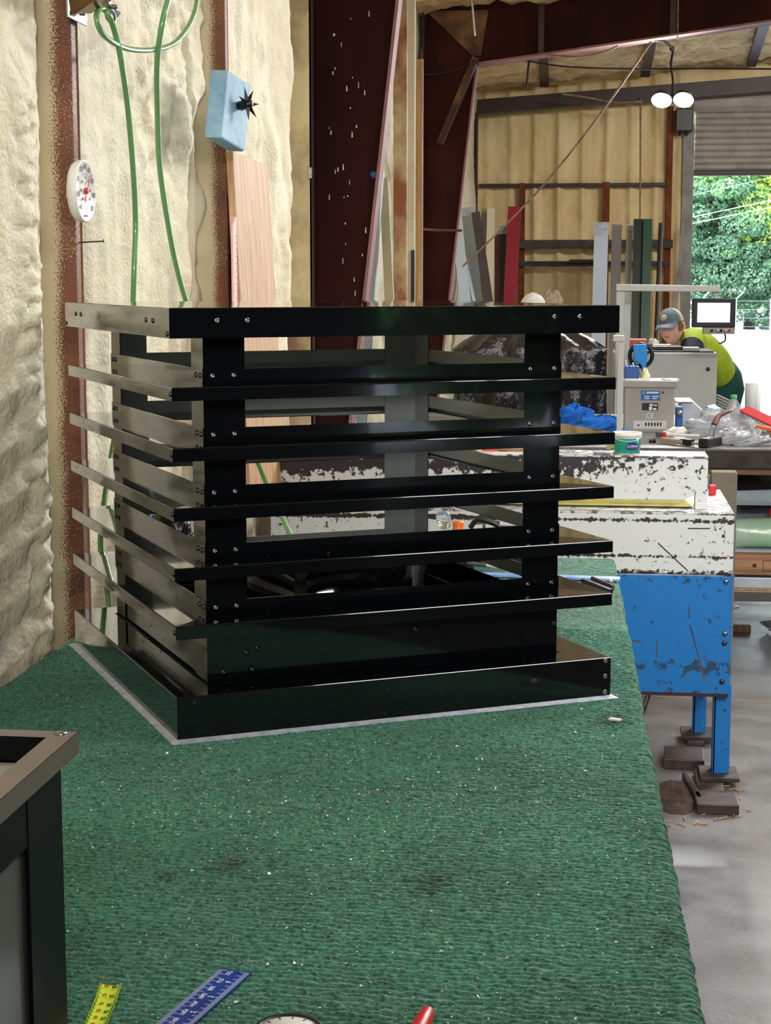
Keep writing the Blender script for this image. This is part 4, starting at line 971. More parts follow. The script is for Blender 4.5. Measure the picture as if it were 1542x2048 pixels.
# bay between the columns: wooden post, pale boards and leaning trim
def vpost(name, u0, u1, v0, Y, m, lab, cat, thick=.05):
    a = P(u0, v0, Y=Y); b = P(u1, v0, Y=Y); mb = MB(); mb.box(a.x, b.x, Y, Y+thick, 0, min(a.z, 3.45)); return tag(mb.build(name, m, bevel=.003), lab, cat)
M['stud_bay'] = mat('stud_bay', srgb(150, 88, 52), .6, col2=srgb(206, 186, 140), scale=2.6, stretch=(1, 1, .7), lo=.45, hi=.6, bump=.2)
vpost('wall_stud', 787, 814, -20, 9.6, M['stud_bay'], 'rusty stud with foam tongues between the two steel columns', 'wall stud')
vpost('foam_board', 815, 830, -20, 9.9, M['foam'], 'cream foam edge board standing left of the far steel column', 'board')
vpost('wood_batten', 831, 846, 118, 10.6, M['wood_light'], 'pale wooden batten against the far steel column', 'batten', .03)
vpost('gap_board', 822, 829, 500, 9.88, M['black_plastic'], 'short dark strip showing low between the foam board and the batten', 'strip', .02)
def trim(name, top, bot, w_px, Yt, Yb, m, lab, prof='channel', depth=.05, group='leaning trim lengths', wrap=None, side_m=None):
    """folded trim length leaning on the end wall, standing on the floor: top centre px, lower centre px (at v=600)"""
    A = P(top[0], top[1], Y=Yt); B = P(bot[0], bot[1], Y=Yb)
    d = (B-A); k = (A.z-.01)/(A.z-B.z); F = A+d*k
    if F.y < Yb-2: F.y = Yb-2
    w = w_px*(Yt/math.cos(YAW))/FPX; mb = MB(); T = .004
    s = Vector((1, 0, 0)); dd = Vector((0, 1, 0))
    t = thing(name, lab, 'trim length', F, group=group)
    dn = (F-A).normalized(); s = (s-dn*s.dot(dn)).normalized(); nrm = dn.cross(s).normalized()
    if nrm.y > 0: nrm = -nrm     # toward the viewer
    mb.bar(A, F, w, T, side=s); mb.build('face', m, t)
    for sg in (-1, 1):
        mb = MB(); o_ = s*sg*(w/2-T/2) - nrm*(depth/2)
        mb.bar(A+o_, F+o_, T, depth, side=s); mb.build('flange', side_m or m, t)
    if wrap:
        mb = MB(); o_ = nrm*.003; rows = []
        for i in range(9):
            q = A+(F-A).normalized()*(i/8*wrap-.01); rows.append([q+s*(w*.56*c_)+nrm*(.006+.010*random.random()) for c_ in (-1, -.5, 0, .5, 1)])
        mb.sheet(rows); mb.build('plastic_wrap', M['clear_wrap'], t)
    return t
tm = lambda n, a, b, m='': mat('trim_'+n, srgb(*a), .35, col2=srgb(*b), scale=1.5, stretch=(1, 1, .4), ior=1.6)
trim('trim_length', (755, 350), (738, 600), 20, 8.6, 8.5, tm('greyblue', (150, 162, 165), (120, 130, 132)), 'grey-blue trim length standing between the steel columns, the left one')
trim('trim_length', (767, 356), (778, 600), 17, 8.8, 8.5, tm('olive', (140, 132, 100), (176, 166, 132)), 'olive trim length standing between the steel columns, the right one')
trim('trim_length', (906, 400), (931, 600), 20, 14.2, 13.9, tm('ice', (196, 212, 232), (180, 198, 220)), 'pale ice blue trim length leaning left, right beside the far steel column')
trim('trim_length', (920, 470), (948, 600), 6, 14.25, 13.95, tm('white_edge', (214, 222, 232), (196, 206, 216)), 'very thin white trim edge in front of the wide grey one')
trim('trim_length', (934, 415), (952, 600), 23, 14.6, 14.2, tm('grey', (112, 120, 120), (132, 140, 136)), 'wide blue-grey trim length with a plastic wrapped top', wrap=.1)
trim('trim_length', (951, 424), (977, 600), 17, 14.3, 13.9, tm('taupe', (84, 72, 74), (70, 60, 62)), 'dark taupe trim length leaning left over the grey one')
trim('trim_length', (969, 417), (960, 600), 11, 16.2, 15.9, tm('sage', (142, 138, 124), (110, 106, 94)), 'shaded left face of the cream trim length, in sage grey')  # left side of the cream trim, its shade put into the colour
trim('trim_length', (982, 417), (979, 600), 15, 16.1, 15.8, tm('cream', (222, 212, 194), (200, 190, 170)), 'cream trim length standing left of the maroon one')
trim('trim_length', (994, 468), (994, 600), 9, 16.15, 15.9, tm('maroon', (92, 30, 32), (66, 20, 26)), 'narrow maroon trim length between the cream and black ones')
trim('trim_length', (1006, 452), (1004, 600), 14, 16.2, 15.9, tm('black', (26, 26, 34), (20, 20, 26)), 'black trim length with a foil wrapped top beside the bright red one', wrap=.1)
trim('trim_length', (1029, 413), (1020, 600), 25, 16.2, 15.8, tm('red', (134, 22, 40), (150, 40, 62)), 'bright crimson trim length standing tallest in its row', side_m=tm('red_shaded', (100, 16, 34), (84, 14, 30)))  # side flanges in a darker red: shade put into the colour
trim('trim_length', (1203, 447), (1199, 600), 27, 16.1, 15.8, tm('silver', (170, 182, 204), (196, 206, 222)), 'silver trim length with a crumpled foil cap', wrap=.13)
trim('trim_length', (1234, 449), (1230, 600), 19, 16.2, 15.9, tm('midgrey', (128, 124, 124), (112, 108, 108)), 'plain mid grey trim length between the silver and green ones')
trim('trim_length', (1260, 451), (1255, 600), 12, 16.15, 15.85, tm('lightgrey', (176, 176, 178), (160, 160, 162)), 'narrow light grey trim length just left of the big green one', wrap=.08)
trim('trim_length', (1279, 438), (1275, 600), 22, 16.0, 15.7, tm('green', (12, 46, 38), (10, 38, 32)), 'shaded left face of the wide green trim length, in darker green')  # one green trim built as two strips, this one coloured as its shaded face
trim('trim_length', (1296, 438), (1292, 600), 17, 15.95, 15.65, tm('green_lit', (26, 74, 60), (20, 62, 50)), 'lit right face of the wide green trim length, in lighter green')  # lit face of the same green trim, light put into the colour
t = MB(); a = P(1322, 447, Y=16.3); b = P(1313, 660, Y=15.9); b = a+(b-a)*((a.z-.01)/(a.z-b.z)); t.tube([a, b], .022, 10); tag(t.build('pipe', M['steel_dark']), 'dark round pipe leaning beside the green trim lengths', 'pipe')
t = MB(); a = P(1368, 440, Y=16.7); b = P(1346, 660, Y=16.2); b = a+(b-a)*((a.z-.01)/(a.z-b.z)); t.bar(a, b, .04, .03); tag(t.build('batten', M['jamb']), 'grey batten leaning against the roll door jamb', 'batten')

# ropes and cords
mb = MB(); a = P(1302, 84, Y=11.9); b = P(925, 533, Y=11.0); pts = [a+(b-a)*s - Vector((0, 0, .10*math.sin(math.pi*s))) for s in [i/24 for i in range(25)]]
mb.tube(pts, [.0055+.003*(1-i/24) for i in range(25)], 7); tag(mb.build('rope', M['rope']), 'tan rope stretched diagonally from the roof beam down to the trim lengths', 'rope')
mb = MB(); mb.tube([P(1281, 196, Y=16.74), P(1281, 215, Y=16.6), P(1281, 330, Y=16.5), P(1280, 445, Y=16.3)], .009, 6); tag(mb.build('pull_cord', M['rope']), 'pull cord hanging straight down onto the green trim lengths', 'cord')
mb = MB(); mb.tube(smooth_path([P(1040, 119, Y=12.1), P(1130, 133, Y=12.1), P(1270, 138, Y=12.2), P(1400, 137, Y=12.2), P(1545, 138, Y=12.2)]), .006, 5); tag(mb.build('wire', M['cable']), 'thin dark wire slung below the roof beam', 'wire')
mb = MB(); mb.tube(smooth_path([P(1085, 108, Y=11.85), P(1150, 113, Y=11.85), P(1205, 105, Y=11.85), P(1235, 92, Y=11.85)]), .007, 5); tag(mb.build('wire', M['rope']), 'tan cable drooping under the roof beam flange', 'wire')
mb = MB(); mb.tube(smooth_path([P(1125, 188, Y=16.3), P(1180, 196, Y=16.3), P(1230, 205, Y=16.3), P(1285, 203, Y=16.3)]), .01, 5); tag(mb.build('wire', M['rope']), 'pale cable sagging along the end wall beam', 'wire')
mb = MB(); a = P(1058, 121, Y=12.3); mb.tube([Vector((a.x+.02, a.y, roofz(a.x))), a, P(1053, 174, Y=12.3)], .009, 5); tag(mb.build('hanger_rod', M['steel_dark']), 'short dark rod hanging from the roof near the column', 'rod')
mb = MB(); mb.tube([P(943, -6, Y=11.7), P(950, 72, Y=11.7)], .008, 5); tag(mb.build('hanger_rod', M['galv']), 'bright metal rod hanging in front of the knee plate', 'rod')
mb = MB(); a = P(826, 457, Y=11.7); b = P(924, 461, Y=11.7); mb.tube([a, a*.5+b*.5+Vector((0, 0, -.006)), b], .009, 6); tag(mb.build('tie_rod', M['rust']), 'rusty rod lying across the far steel column', 'rod')
mb = MB(); mb.tube(smooth_path([P(852, 150, Y=11.9), P(900, 143, Y=11.9), P(940, 128, Y=11.9)]), .006, 5); tag(mb.build('wire', M['cable']), 'dark wire curving across the knee of the far steel column', 'wire')

# twin LED lamp on its cable
YL = 12.4
lc = P(1345, 196, Y=YL)
t = thing('twin_work_lamp', 'glowing two-headed LED lamp hanging on a cable before the roll door', 'lamp', lc)
tgt = (Vector((-.12, -.62, -.7))).normalized()
for u, v in ((1323, 200), (1367, 199)):
    q = P(u, v, Y=YL-.05)
    ax = tgt; uu = Vector((0, 0, 1)).cross(ax).normalized()
    mb = MB(); mb.lathe([(0, -.05), (.055, -.045), (.072, -.01), (.075, .004), (.07, .006)], q, ax, 24); mb.build('lamp_head', M['black_plastic'], t)
    mb = MB(); mb.lathe([(.07, .004), (.055, .012), (0, .015)], q, ax, 24); mb.build('lens', M['lamp'], t)
mb = MB(); mb.bar(P(1318, 194, Y=YL+.02), P(1372, 193, Y=YL+.02), .03, .03, side=(0, 0, 1)); mb.build('crossbar', M['black_plastic'], t)
mb = MB(); mb.tube(smooth_path([P(1345, 193, Y=YL), P(1346, 160, Y=YL), P(1342, 130, Y=YL), P(1345, 100, Y=YL), P(1330, 84, Y=12.1), P(1310, 80, Y=12.0)]), .009, 6); mb.build('cable', M['cable'], t)
mb = MB(); mb.lathe([(0, -.02), (.018, -.01), (.018, .01), (0, .02)], P(1344, 97, Y=YL), n=8); mb.build('cable_knot', M['cable'], t)
area('work_lamp_light', lc+Vector((0, -.1, -.02)), lc+Vector((-.3, -3, -1.6)), .3, .12, 45, (.95, .98, 1))
mb = MB(); mb.tube([P(1356, 0, Y=11.93), P(1355, 75, Y=11.93)], .006, 5); tag(mb.build('beam_cord', M['rope']), 'cord lying down the face of the roof beam above the lamp', 'cord')
# ================================================================== BLUE AND WHITE FOLDING MACHINE
YM = 5.33
XR = P(1469, 1035, Y=YM).x
zA = P(1469, 1031, Y=YM).z; zB = P(1300, 1147, Y=YM).z; zC = P(1300, 1387, Y=YM).z
MX = P(1300, 1040, Y=YM).x
mch = thing('folding_machine', 'chipped white and blue sheet folding machine behind the green table', 'machine', (MX, YM, 0))
XL = -1.03
M['chip_apron'] = chipped('chip_apron', srgb(214, 218, 216), srgb(52, 44, 44), [(zA-.020, .012, .30), (zB+.004, .014, .28), (zB+.055, .009, .24)], scale=46, thr=.62, xg=(-.25, .10, .55))
zt1 = P(1418, 917, Y=YM+.08).z; zt0 = P(1400, 1024, Y=YM+.08).z
M['chip_beam'] = chipped('chip_beam', srgb(218, 222, 220), srgb(48, 44, 46), [(zt1-.03, .045, .30), (zt1-.004, .01, .2)], scale=46, thr=.60, xg=(-.25, .0, .22))
M['chip_top'] = chipped('chip_top', srgb(206, 208, 208), srgb(96, 88, 88), [], scale=30, thr=.50)
mb = MB(); mb.box(XL, XR, YM, YM+.02, zB, zA); mb.build('apron', M['chip_apron'], mch, bevel=.003)
mb = MB(); mb.box(XL, XR, YM+.0, YM+.62, zA-.002, zA+.006); mb.build('bed_plate', M['chip_top'], mch, bevel=.002)
mb = MB(); mb.box(XR-.012, XR+.002, YM+.02, YM+.6, zC+.0, zA-.002); mb.build('end_plate', M['blue_paint'], mch, bevel=.002)
xb1 = P(1416, 950, Y=YM+.08).x; xb0 = P(1390, 1000, Y=YM+.08).x; zf = P(1300, 1000, Y=YM+.08).z; yb = YM+.08
mb = MB(); mb.prism([(XL, yb, zt1), (xb1, yb, zt1), (xb1, yb, zA+.006), (xb0, yb, zA+.006), (xb0, yb, zf+.02), (xb0-.04, yb, zf), (XL, yb, zf)], (0, .06, 0)); mb.build('clamp_beam', M['chip_beam'], mch, bevel=.003)
mb = MB(); mb.box(XL, xb1, yb-.004, yb+.17, zt1, zt1+.006); mb.build('clamp_beam_top', M['chip_top'], mch, bevel=.002)
mb = MB(); z0 = P(1300, 1010, Y=yb+.05).z; mb.hexa([(XL, yb+.02, z0), (xb0-.005, yb+.02, z0), (xb0-.005, yb+.12, z0), (XL, yb+.12, z0), (XL, yb+.10, zf), (xb0-.04, yb+.10, zf), (xb0-.04, yb+.12, zf), (XL, yb+.12, zf)]); mb.build('blade_bar', M['yellow_paint'], mch)
mb = MB(); mb.box(XL, xb0-.01, yb+.03, yb+.10, zA+.006, z0+.002); mb.build('blade_gap', M['steel_dark'], mch)  # dark bar standing in for the shaded gap below the yellow bar
mb = MB(); mb.box(XL, XR-.004, YM+.008, YM+.028, zC, zB-.006); mb.build('front_panel', M['blue_paint'], mch, bevel=.002)
mb = MB(); mb.box(XL, XR-.004, YM+.005, YM+.03, zC-.006, zC+.004); mb.build('panel_edge', M['steel_dark'], mch)
for u, v in ((1452, 1163), (1450, 1267), (1444, 1363), (1449, 1286)):
    mb = MB(); mb.lathe([(.0085, 0), (.0085, .004), (.005, .0065), (0, .007)], P(u, v, Y=YM+.008), (0, -1, 0), 10); mb.build('bolt', M['screw'] if v < 1280 else M['screw_dark'], mch)
mb = MB(); mb.tube([P(1468, 1214, Y=YM+.2), P(1476, 1212, Y=YM+.2)], .008, 8); mb.build('bolt', M['screw'], mch)
for (u0, v0), (u1, v1) in (((1378, 1212), (1379, 1236)), ((1380, 1250), (1411, 1363)), ((1314, 1282), (1314, 1316)), ((1316, 940), (1300, 950)), ((1316, 1086), (1376, 1142)), ((1258, 1281), (1284, 1283)), ((1376, 1057), (1420, 1057))):
    yq = YM+.007 if v0 > 1150 else YM-.0006 if v0 > 1030 else yb-.0006
    mb = MB(); mb.bar(P(u0, v0, Y=yq), P(u1, v1, Y=yq), .0035, .0012, side=(1, 0, .3)); mb.build('scratch', M['rust'] if v0 > 1200 else M['steel_dark'], mch)
zp = .034
def leg(u0, u1, y, name='leg'):
    a = P(u0, 1450, Y=y).x; b = P(u1, 1450, Y=y).x
    mb = MB(); mb.box(a, b, y, y+.008, zp, zC+.03); mb.box(a-.001, a+.007, y, y+.06, zp, zC+.03); mb.build(name, M['blue_paint'], mch, bevel=.0015)
    mb = MB(); mb.box(a-.04, b+.03, y-.05, y+.09, zp-.014, zp); mb.build('foot_plate', M['steel_plate'], mch, bevel=.002)
leg(1427, 1461, YM+.03); leg(1386, 1412, YM+.52)
for x in (-.9,):
    for y in (YM+.03, YM+.52):
        mb = MB(); mb.box(x, x+.05, y, y+.008, zp, zC+.03); mb.box(x, x+.008, y, y+.06, zp, zC+.03); mb.build('leg', M['blue_paint'], mch)
        mb = MB(); mb.box(x-.04, x+.09, y-.05, y+.09, zp-.014, zp); mb.build('foot_plate', M['steel_plate'], mch)
mb = MB(); a = P(1425, 988, Y=YM+.45); mb.box(a.x-.012, a.x+.012, a.y, a.y+.03, zA+.006, zA+.04); mb.build('stop_knob', M['red_plastic'], mch, bevel=.004)
mb = MB(); mb.tube([P(1298, 1386, Y=YM+.1), P(1284, 1428, Y=YM-.05)], .008, 6); mb.build('pedal_rod', M['steel_dark'], mch)
# steel packing blocks under the feet
def block(name, u0, u1, y0_, y1_, z0, z1, lab, m='steel_plate', group='packing under the machine feet', rot=0):
    a = P(u0, 1500, Y=y0_).x; b = P(u1, 1500, Y=y0_).x; c = Vector(((a+b)/2, (y0_+y1_)/2, z0))
    t = MB(); Mr = Matrix.Translation(c) @ Matrix.Rotation(rot, 4, 'Z')
    w, d, h = (b-a)/2, (y1_-y0_)/2, z1-z0
    t.hexa([Mr @ Vector(p) for p in ((-w, -d, 0), (w, -d, 0), (w, d, 0), (-w, d, 0), (-w, -d, h), (w, -d, h), (w, d, h), (-w, d, h))])
    o = t.build(name, M[m], bevel=.004); return tag(o, lab, 'packing block', group)
block('packing_block', 1396, 1482, 5.03, 5.16, 0, .034, 'dark steel packing block lying in front of the front machine foot')
block('packing_block', 1398, 1452, 5.22, 5.45, 0, .0195, 'dark steel packing block directly under the front machine foot')
block('packing_block', 1385, 1398, 5.10, 5.36, 0, .034, 'narrow steel bar left of the front machine foot', rot=.12)
block('packing_block', 1330, 1412, 5.50, 5.66, 0, .036, 'steel block lying before the rear machine foot', rot=-.05)
block('packing_block', 1374, 1410, 5.80, 5.98, 0, .0195, 'steel packing block under the rear machine foot')
# dirt heap
ys = np.linspace(5.02, 5.36, 40); xs_ = np.linspace(P(1318, 1600, Y=5.2).x-.03, P(1402, 1600, Y=5.2).x, 46)
X, Y = np.meshgrid(xs_, ys, indexing='ij'); rx = (X-X.mean())/(np.ptp(X)/2); ry = (Y-Y.mean())/(np.ptp(Y)/2)
H = np.clip(1-rx**2-ry**2, 0, 1)**.6*.03*(.4+1.1*fbm(X*60, Y*60, 61, 3)) - .001
o = npmesh('dirt_heap', X, Y, H, M['dirt']); stuff(o); tag(o, 'heap of brown dirt and wood shavings on the floor by the machine foot', 'dirt')
# floor litter
mb = MB(); rg = np.random.default_rng(5)
for k in range(50):
    p = P(rg.uniform(1330, 1500), rg.uniform(1545, 1650), Z=.004); a = rg.uniform(0, 3.14); ln = rg.uniform(.004, .02)
    mb.bar(p-Vector((math.cos(a), math.sin(a), 0))*ln, p+Vector((math.cos(a), math.sin(a), 0))*ln, .003, .003)
o = stuff(mb.build('floor_litter', M['wood_light'])); tag(o, 'straw and wood splinters strewn on the concrete by the machine foot', 'litter')

# ================================================================== TOOLS AT THE FAR END OF THE TABLE
c = P(916, 1134, Z=ZT+.01)
t = thing('air_sander', 'orange necked tool with a black pad and clear cap, behind the vent on the carpet', 'power tool', (c.x, c.y, ZT))
cz = Vector((c.x, c.y, ZT))
mb = MB(); mb.lathe([(0, .003), (.040, .003), (.043, .008), (.041, .014), (.030, .018), (0, .018)], cz, n=28); mb.build('pad', M['black_plastic'], t)
mb = MB(); mb.lathe([(.028, .018), (.028, .05), (.02, .07), (.017, .09), (0, .09)], cz, n=20); mb.build('body', M['black_plastic'], t)
mb = MB(); mb.lathe([(.0185, .085), (.0185, .093), (.0145, .096), (.0145, .125), (.013, .13), (0, .13)], cz, n=20); mb.build('neck', M['orange_plastic'], t)
mb = MB(); mb.lathe([(0, .112), (.012, .115), (.019, .135), (.019, .150), (.014, .158), (0, .160)], cz+Vector((-.004, 0, 0)), Vector((-.25, 0, 1)), 20); mb.build('cap', M['clear'], t)
mb = MB(); mb.tube([cz+Vector((.025, -.01, .022)), cz+Vector((.075, -.02, .02))], .006, 8); mb.build('air_fitting', M['zinc'], t)
mb = MB(); mb.tube([cz+Vector((.075, -.02, .02)), cz+Vector((.1, -.025, .017))], .005, 8); mb.build('hose_barb', M['chip_white'], t)
t = thing('clamp_tool', 'black and silver clamp tool lying on the far end of the table', 'clamp', P(985, 1060, Y=4.4))
q = [P(u, v, Y=4.42) for u, v in ((948, 1046), (1000, 1044), (968, 1038), (968, 1062), (985, 1050), (1030, 1054))]
mb = MB(); mb.tube([q[0], q[1]], .004, 8); mb.build('bar', M['zinc'], t)
mb = MB(); mb.tube([q[2], q[3]], .004, 8); mb.build('screw_rod', M['zinc'], t)
mb = MB(); e = P(945, 1063, Y=4.42); mb.tube(smooth_path([P(940, 1056, Y=4.42), P(955, 1040, Y=4.42), P(985, 1046, Y=4.42), P(1005, 1056, Y=4.42), P(1035, 1056, Y=4.42)]), .007, 8); mb.build('frame', M['black_plastic'], t)
mb = MB(); f = P(1010, 1060, Y=4.43); mb.box(f.x-.1, f.x+.06, 4.40, 4.46, ZT+.002, P(1010, 1062, Y=4.43).z); mb.build('base', M['black_plastic'], t, bevel=.01)
# pale blue straightedge
t = MB(); a = P(884, 1146, Z=ZT+.006); b = P(1240, 1158, Z=ZT+.006); t.bar(a, b, .035, .006, side=(0, 1, 0))
tag(t.build('straightedge', mat('straightedge', srgb(150, 180, 230), .35, col2=srgb(110, 150, 220), scale=14, lo=.45, hi=.6), bevel=.001), 'pale blue straightedge lying across the far end of the carpet', 'straightedge')
t = MB(); a = P(918, 1158, Z=ZT+.004); b = P(962, 1172, Z=ZT+.004); t.bar(a, b, .02, .006, side=(0, 1, 0)); tag(t.build('putty_knife', M['white_plastic'], bevel=.001), 'off-white blade lying beside the pale blue straightedge behind the vent', 'blade')
t = thing('black_bracket', 'small black bracket lying on the carpet right of the vent', 'bracket', P(1196, 1172, Z=ZT))
pb = [P(u, v, Z=ZT+.004) for u, v in ((1166, 1162), (1184, 1160), (1226, 1178), (1222, 1184))]
mb = MB(); mb.bar(pb[0], pb[3], .012, .014, side=(0, 1, 0)); mb.build('arm', M['black_plastic'], t, bevel=.002)
mb = MB(); mb.bar(pb[1], pb[2], .008, .02, side=(0, 1, 0)); mb.build('lip', M['steel_plate'], t, bevel=.002)
t = MB(); q = P(1222, 1161, Z=ZT+.004); t.lathe([(0, -.004), (.005, -.003), (.005, .004), (0, .006)], q, n=8); tag(t.build('debris_nugget', M['chip_white']), 'pale nugget of debris beside the black bracket', 'debris')
t = MB(); q = [P(u, v, Z=ZT+.004) for u, v in ((1216, 1440), (1224, 1438), (1243, 1441), (1240, 1443))]; t.prism(q, (0, 0, .003)); tag(t.build('wood_splinter', M['chip_white']), 'pale splinter on the carpet edge right of the vent foot', 'debris')
# crumpled dark wrap with a blue block at the left end
def crumple(name, c, sx, sy, sz, m, lab, cat, seed, n=36, amp=.3, parent=None, smooth=True):
    u = np.linspace(0, 2*math.pi, n*2); v = np.linspace(.0, math.pi*.56, n)
    U, V = np.meshgrid(u, v, indexing='ij')
    Us, Uc = np.sin(U), np.cos(U)
    nr = 1 + (fbm(Us*1.9+5, V*2.6+Uc*1.9, seed, 4)-.47)*amp*2.2
    rr = np.abs(np.sin(fbm(Us*1.6+9, V*2+Uc*1.6, seed+3, 3)*18))*amp*.18
    nr = nr + rr
    X = c[0]+sx*np.sin(V)*Uc*nr; Y = c[1]+sy*np.sin(V)*Us*nr; Z = c[2]+np.maximum(sz*np.cos(V)*nr, 0)
    o = npmesh(name, X, Y, Z, m, parent, smooth)
    return tag(o, lab, cat) if lab else o
q = P(345, 1046, Y=4.1); crumple('crumpled_wrap', (q.x, 4.1, ZT), .075, .07, P(345, 1024, Y=4.1).z-ZT, M['tarp'], 'crumpled shiny black wrap on the table behind the left side of the vent', 'wrap', 12, amp=.4)
q = P(296, 1036, Y=4.12); t = MB(); t.box(q.x-.025, q.x+.012, 4.1, 4.15, ZT, P(296, 1029, Y=4.12).z); tag(t.build('blue_block', M['blue_bin'], bevel=.003), 'small blue block beside the crumpled black wrap behind the vent', 'block')
q = P(345, 940, Y=5.1); t = MB(); t.box(q.x-.12, q.x+.12, 5.0, 5.25, 0, P(345, 928, Y=5.1).z); tag(t.build('rusty_cabinet', mat('rusty_cabinet', srgb(150, 110, 104), .7, col2=srgb(120, 60, 50), scale=9), bevel=.006), 'blotchy pinkish cabinet by the wall seen through the left louvres', 'cabinet')

# ================================================================== FAR BENCH
ZBn = P(1400, 897, Y=7.1).z
YB0 = 7.1
XB0 = -1.0
bench = thing('plank_bench', 'long dark topped timber bench behind the folding machine', 'workbench', (1.0, 7.7, 0))
mb = MB(); mb.box(XB0, 3.4, YB0, 8.9, ZBn-.012, ZBn); mb.build('bench_top', M['bench_top'], bench, bevel=.003)
zz = P(1400, 937, Y=YB0).z; z2 = P(1400, 950, Y=YB0).z
mb = MB(); mb.box(XB0, 3.4, YB0+.004, YB0+.05, zz, ZBn-.012); mb.build('front_board', M['wood_dark'], bench, bevel=.005)
mb = MB(); mb.box(XB0, 3.4, YB0+.02, YB0+.07, z2, zz); mb.build('lower_rail', mat('wood_brown', srgb(128, 92, 70), .7, col2=srgb(96, 66, 50), scale=12, stretch=(.15, 3, 3)), bench, bevel=.003)
for x in (XB0+.1, 1.62, 3.3):
    for y in (YB0+.3, 8.7):
        mb = MB(); mb.box(x-.045, x+.045, y, y+.09, 0, ZBn-.012); mb.build('leg', M['wood_dark'], bench)
zs1 = P(1500, 1108, Y=7.3).z; zs0 = P(1500, 1150, Y=7.3).z
mb = MB(); mb.box(XB0, 3.4, 7.3, 7.34, zs0, zs1); mb.build('shelf_edge', M['wood_pine'], bench, bevel=.003)
mb = MB(); mb.box(XB0, 3.4, 7.341, 8.8, zs1-.02, zs1-.003); mb.build('shelf_board', M['wood_pine'], bench)
q = P(1509, 1131, Y=7.298); mb = MB(); mb.lathe([(.009, 0), (.007, .001), (0, .001)], q, (0, -1, 0), 10); mb.build('knot', M['wood_dark'], bench)
q = P(1538, 1132, Y=7.299); mb = MB()
for a, b in (((-.025, .022), (.03, .022)), ((-.025, -.022), (.03, -.022)), ((-.025, -.022), (-.025, .022))):
    mb.bar(q+Vector((a[0], 0, a[1])), q+Vector((b[0], 0, b[1])), .003, .002, side=(0, 1, 0))
mb.build('stamp_outline', M['wood_dark'], bench)
# things on the lower shelf and the floor below
q = P(1450, 980, Y=7.0)
def cyl(name, c, r, h, m, lab, cat, n=24, prof=None, axis=(0, 0, 1)):
    mb = MB(); mb.lathe(prof or [(0, 0), (r*.96, 0), (r, r*.04), (r, h-r*.04), (r*.96, h), (0, h)], c, axis, n); return tag(mb.build(name, m), lab, cat)
a = P(1422, 990, Y=6.9); b = P(1474, 990, Y=6.9); ztop = P(1450, 944, Y=6.9).z
mb = MB(); mb.box(a.x, b.x, 6.9, 6.98, 0, ztop+.0); tag(mb.build('cardboard_post', M['card_dark'], bevel=.006), 'upright cardboard coloured packing post under the far bench, beside the machine', 'packing post')
mb = MB(); p4 = [P(u, v, Y=8.2) for u, v in ((1478, 940), (1560, 940), (1560, 998), (1478, 998))]; mb.prism(p4, (0, .01, 0)); tag(mb.build('metal_sheet', M['sheet_metal']), 'pale metal sheet standing behind under the far bench', 'metal sheet')
mb = MB(); p4 = [P(1474, 938, Y=7.6), P(1494, 938, Y=7.6), P(1545, 978, Y=7.4), P(1474, 980, Y=7.4)]; mb.prism(p4, (0, .02, -.006)); tag(mb.build('metal_sheet', M['panel_grey']), 'darker grey cut sheet with a slanted edge under the far bench', 'metal sheet')
for k, (v0, v1, lab) in enumerate(((983, 1004, 'top pale metal sheet stacked on the bench shelf'), (1006, 1036, 'lower grey metal sheet stacked on the bench shelf'))):
    mb = MB(); a = P(1474, v0, Y=7.9); b = P(1474, v1, Y=7.6); mb.prism([(a.x-.3, 7.5, b.z), (3.2, 7.5, b.z), (3.2, 8.3, b.z+.02+.02*k), (a.x-.3, 8.3, b.z+.02)], (0, 0, .012)); tag(mb.build('metal_sheet', M['sheet_metal']), lab, 'metal sheet')
mb = MB()
rows = []
for i in range(30):
    s = i/29; row = []
    for k in range(21):
        an = math.pi*2*k/20; x = P(1474, 1060, Y=7.45).x-.25+s*1.5
        r = 1+.16*math.sin(an*3+s*9)*.5+.22*(float(vn(np.array([s*9.]), np.array([an*1.3]), 21)[0])-.5)
        zc_ = P(1500, 1066, Y=7.45).z; row.append((x, 7.46+.085*math.cos(an)*r, zc_+.066*math.sin(an)*r))
    rows.append(row)
mb.sheet(rows); tag(mb.build('wrapped_bundle', M['green_wrap']), 'pale green plastic wrapped bundle lying on the bench shelf', 'bundle')
mb = MB(); q = P(1500, 1100, Y=7.4); mb.bar((q.x-.4, 7.4, q.z), (q.x+.8, 7.4, q.z-.004), .06, .014, side=(0, 1, 0)); tag(mb.build('steel_strip', M['sheet_metal']), 'shiny metal strip on the shelf under the green bundle', 'strip')
mb = MB(); z1 = P(1500, 1150, Y=7.36).z; z0 = P(1500, 1204, Y=7.3).z; zm = P(1500, 1178, Y=7.3).z
mb.box(XB0+.3, 3.2, 7.32, 7.5, zm, z1-.004); o = tag(mb.build('metal_channel', M['sheet_metal'], bevel=.004), 'grey metal channel hanging below the bench shelf edge', 'channel')
mb = MB(); mb.box(XB0+.3, 3.2, 7.31, 7.4, z0, zm-.01); tag(mb.build('metal_channel', M['panel_grey'], bevel=.004), 'duller grey channel just under the shiny channel below the bench', 'channel')
mb = MB(); mb.box(XB0+.3, 3.2, 7.318, 7.36, zm-.01, zm); tag(mb.build('wood_strip', M['wood_light']), 'thin pale wood strip between the two grey channels', 'strip')
mb = MB(); mb.box(XB0+.5, .5, 7.36, 7.48, 0, z0); tag(mb.build('support_block', M['wood_dark']), 'dark timber block under the stacked channels, behind the blue machine panel', 'support')
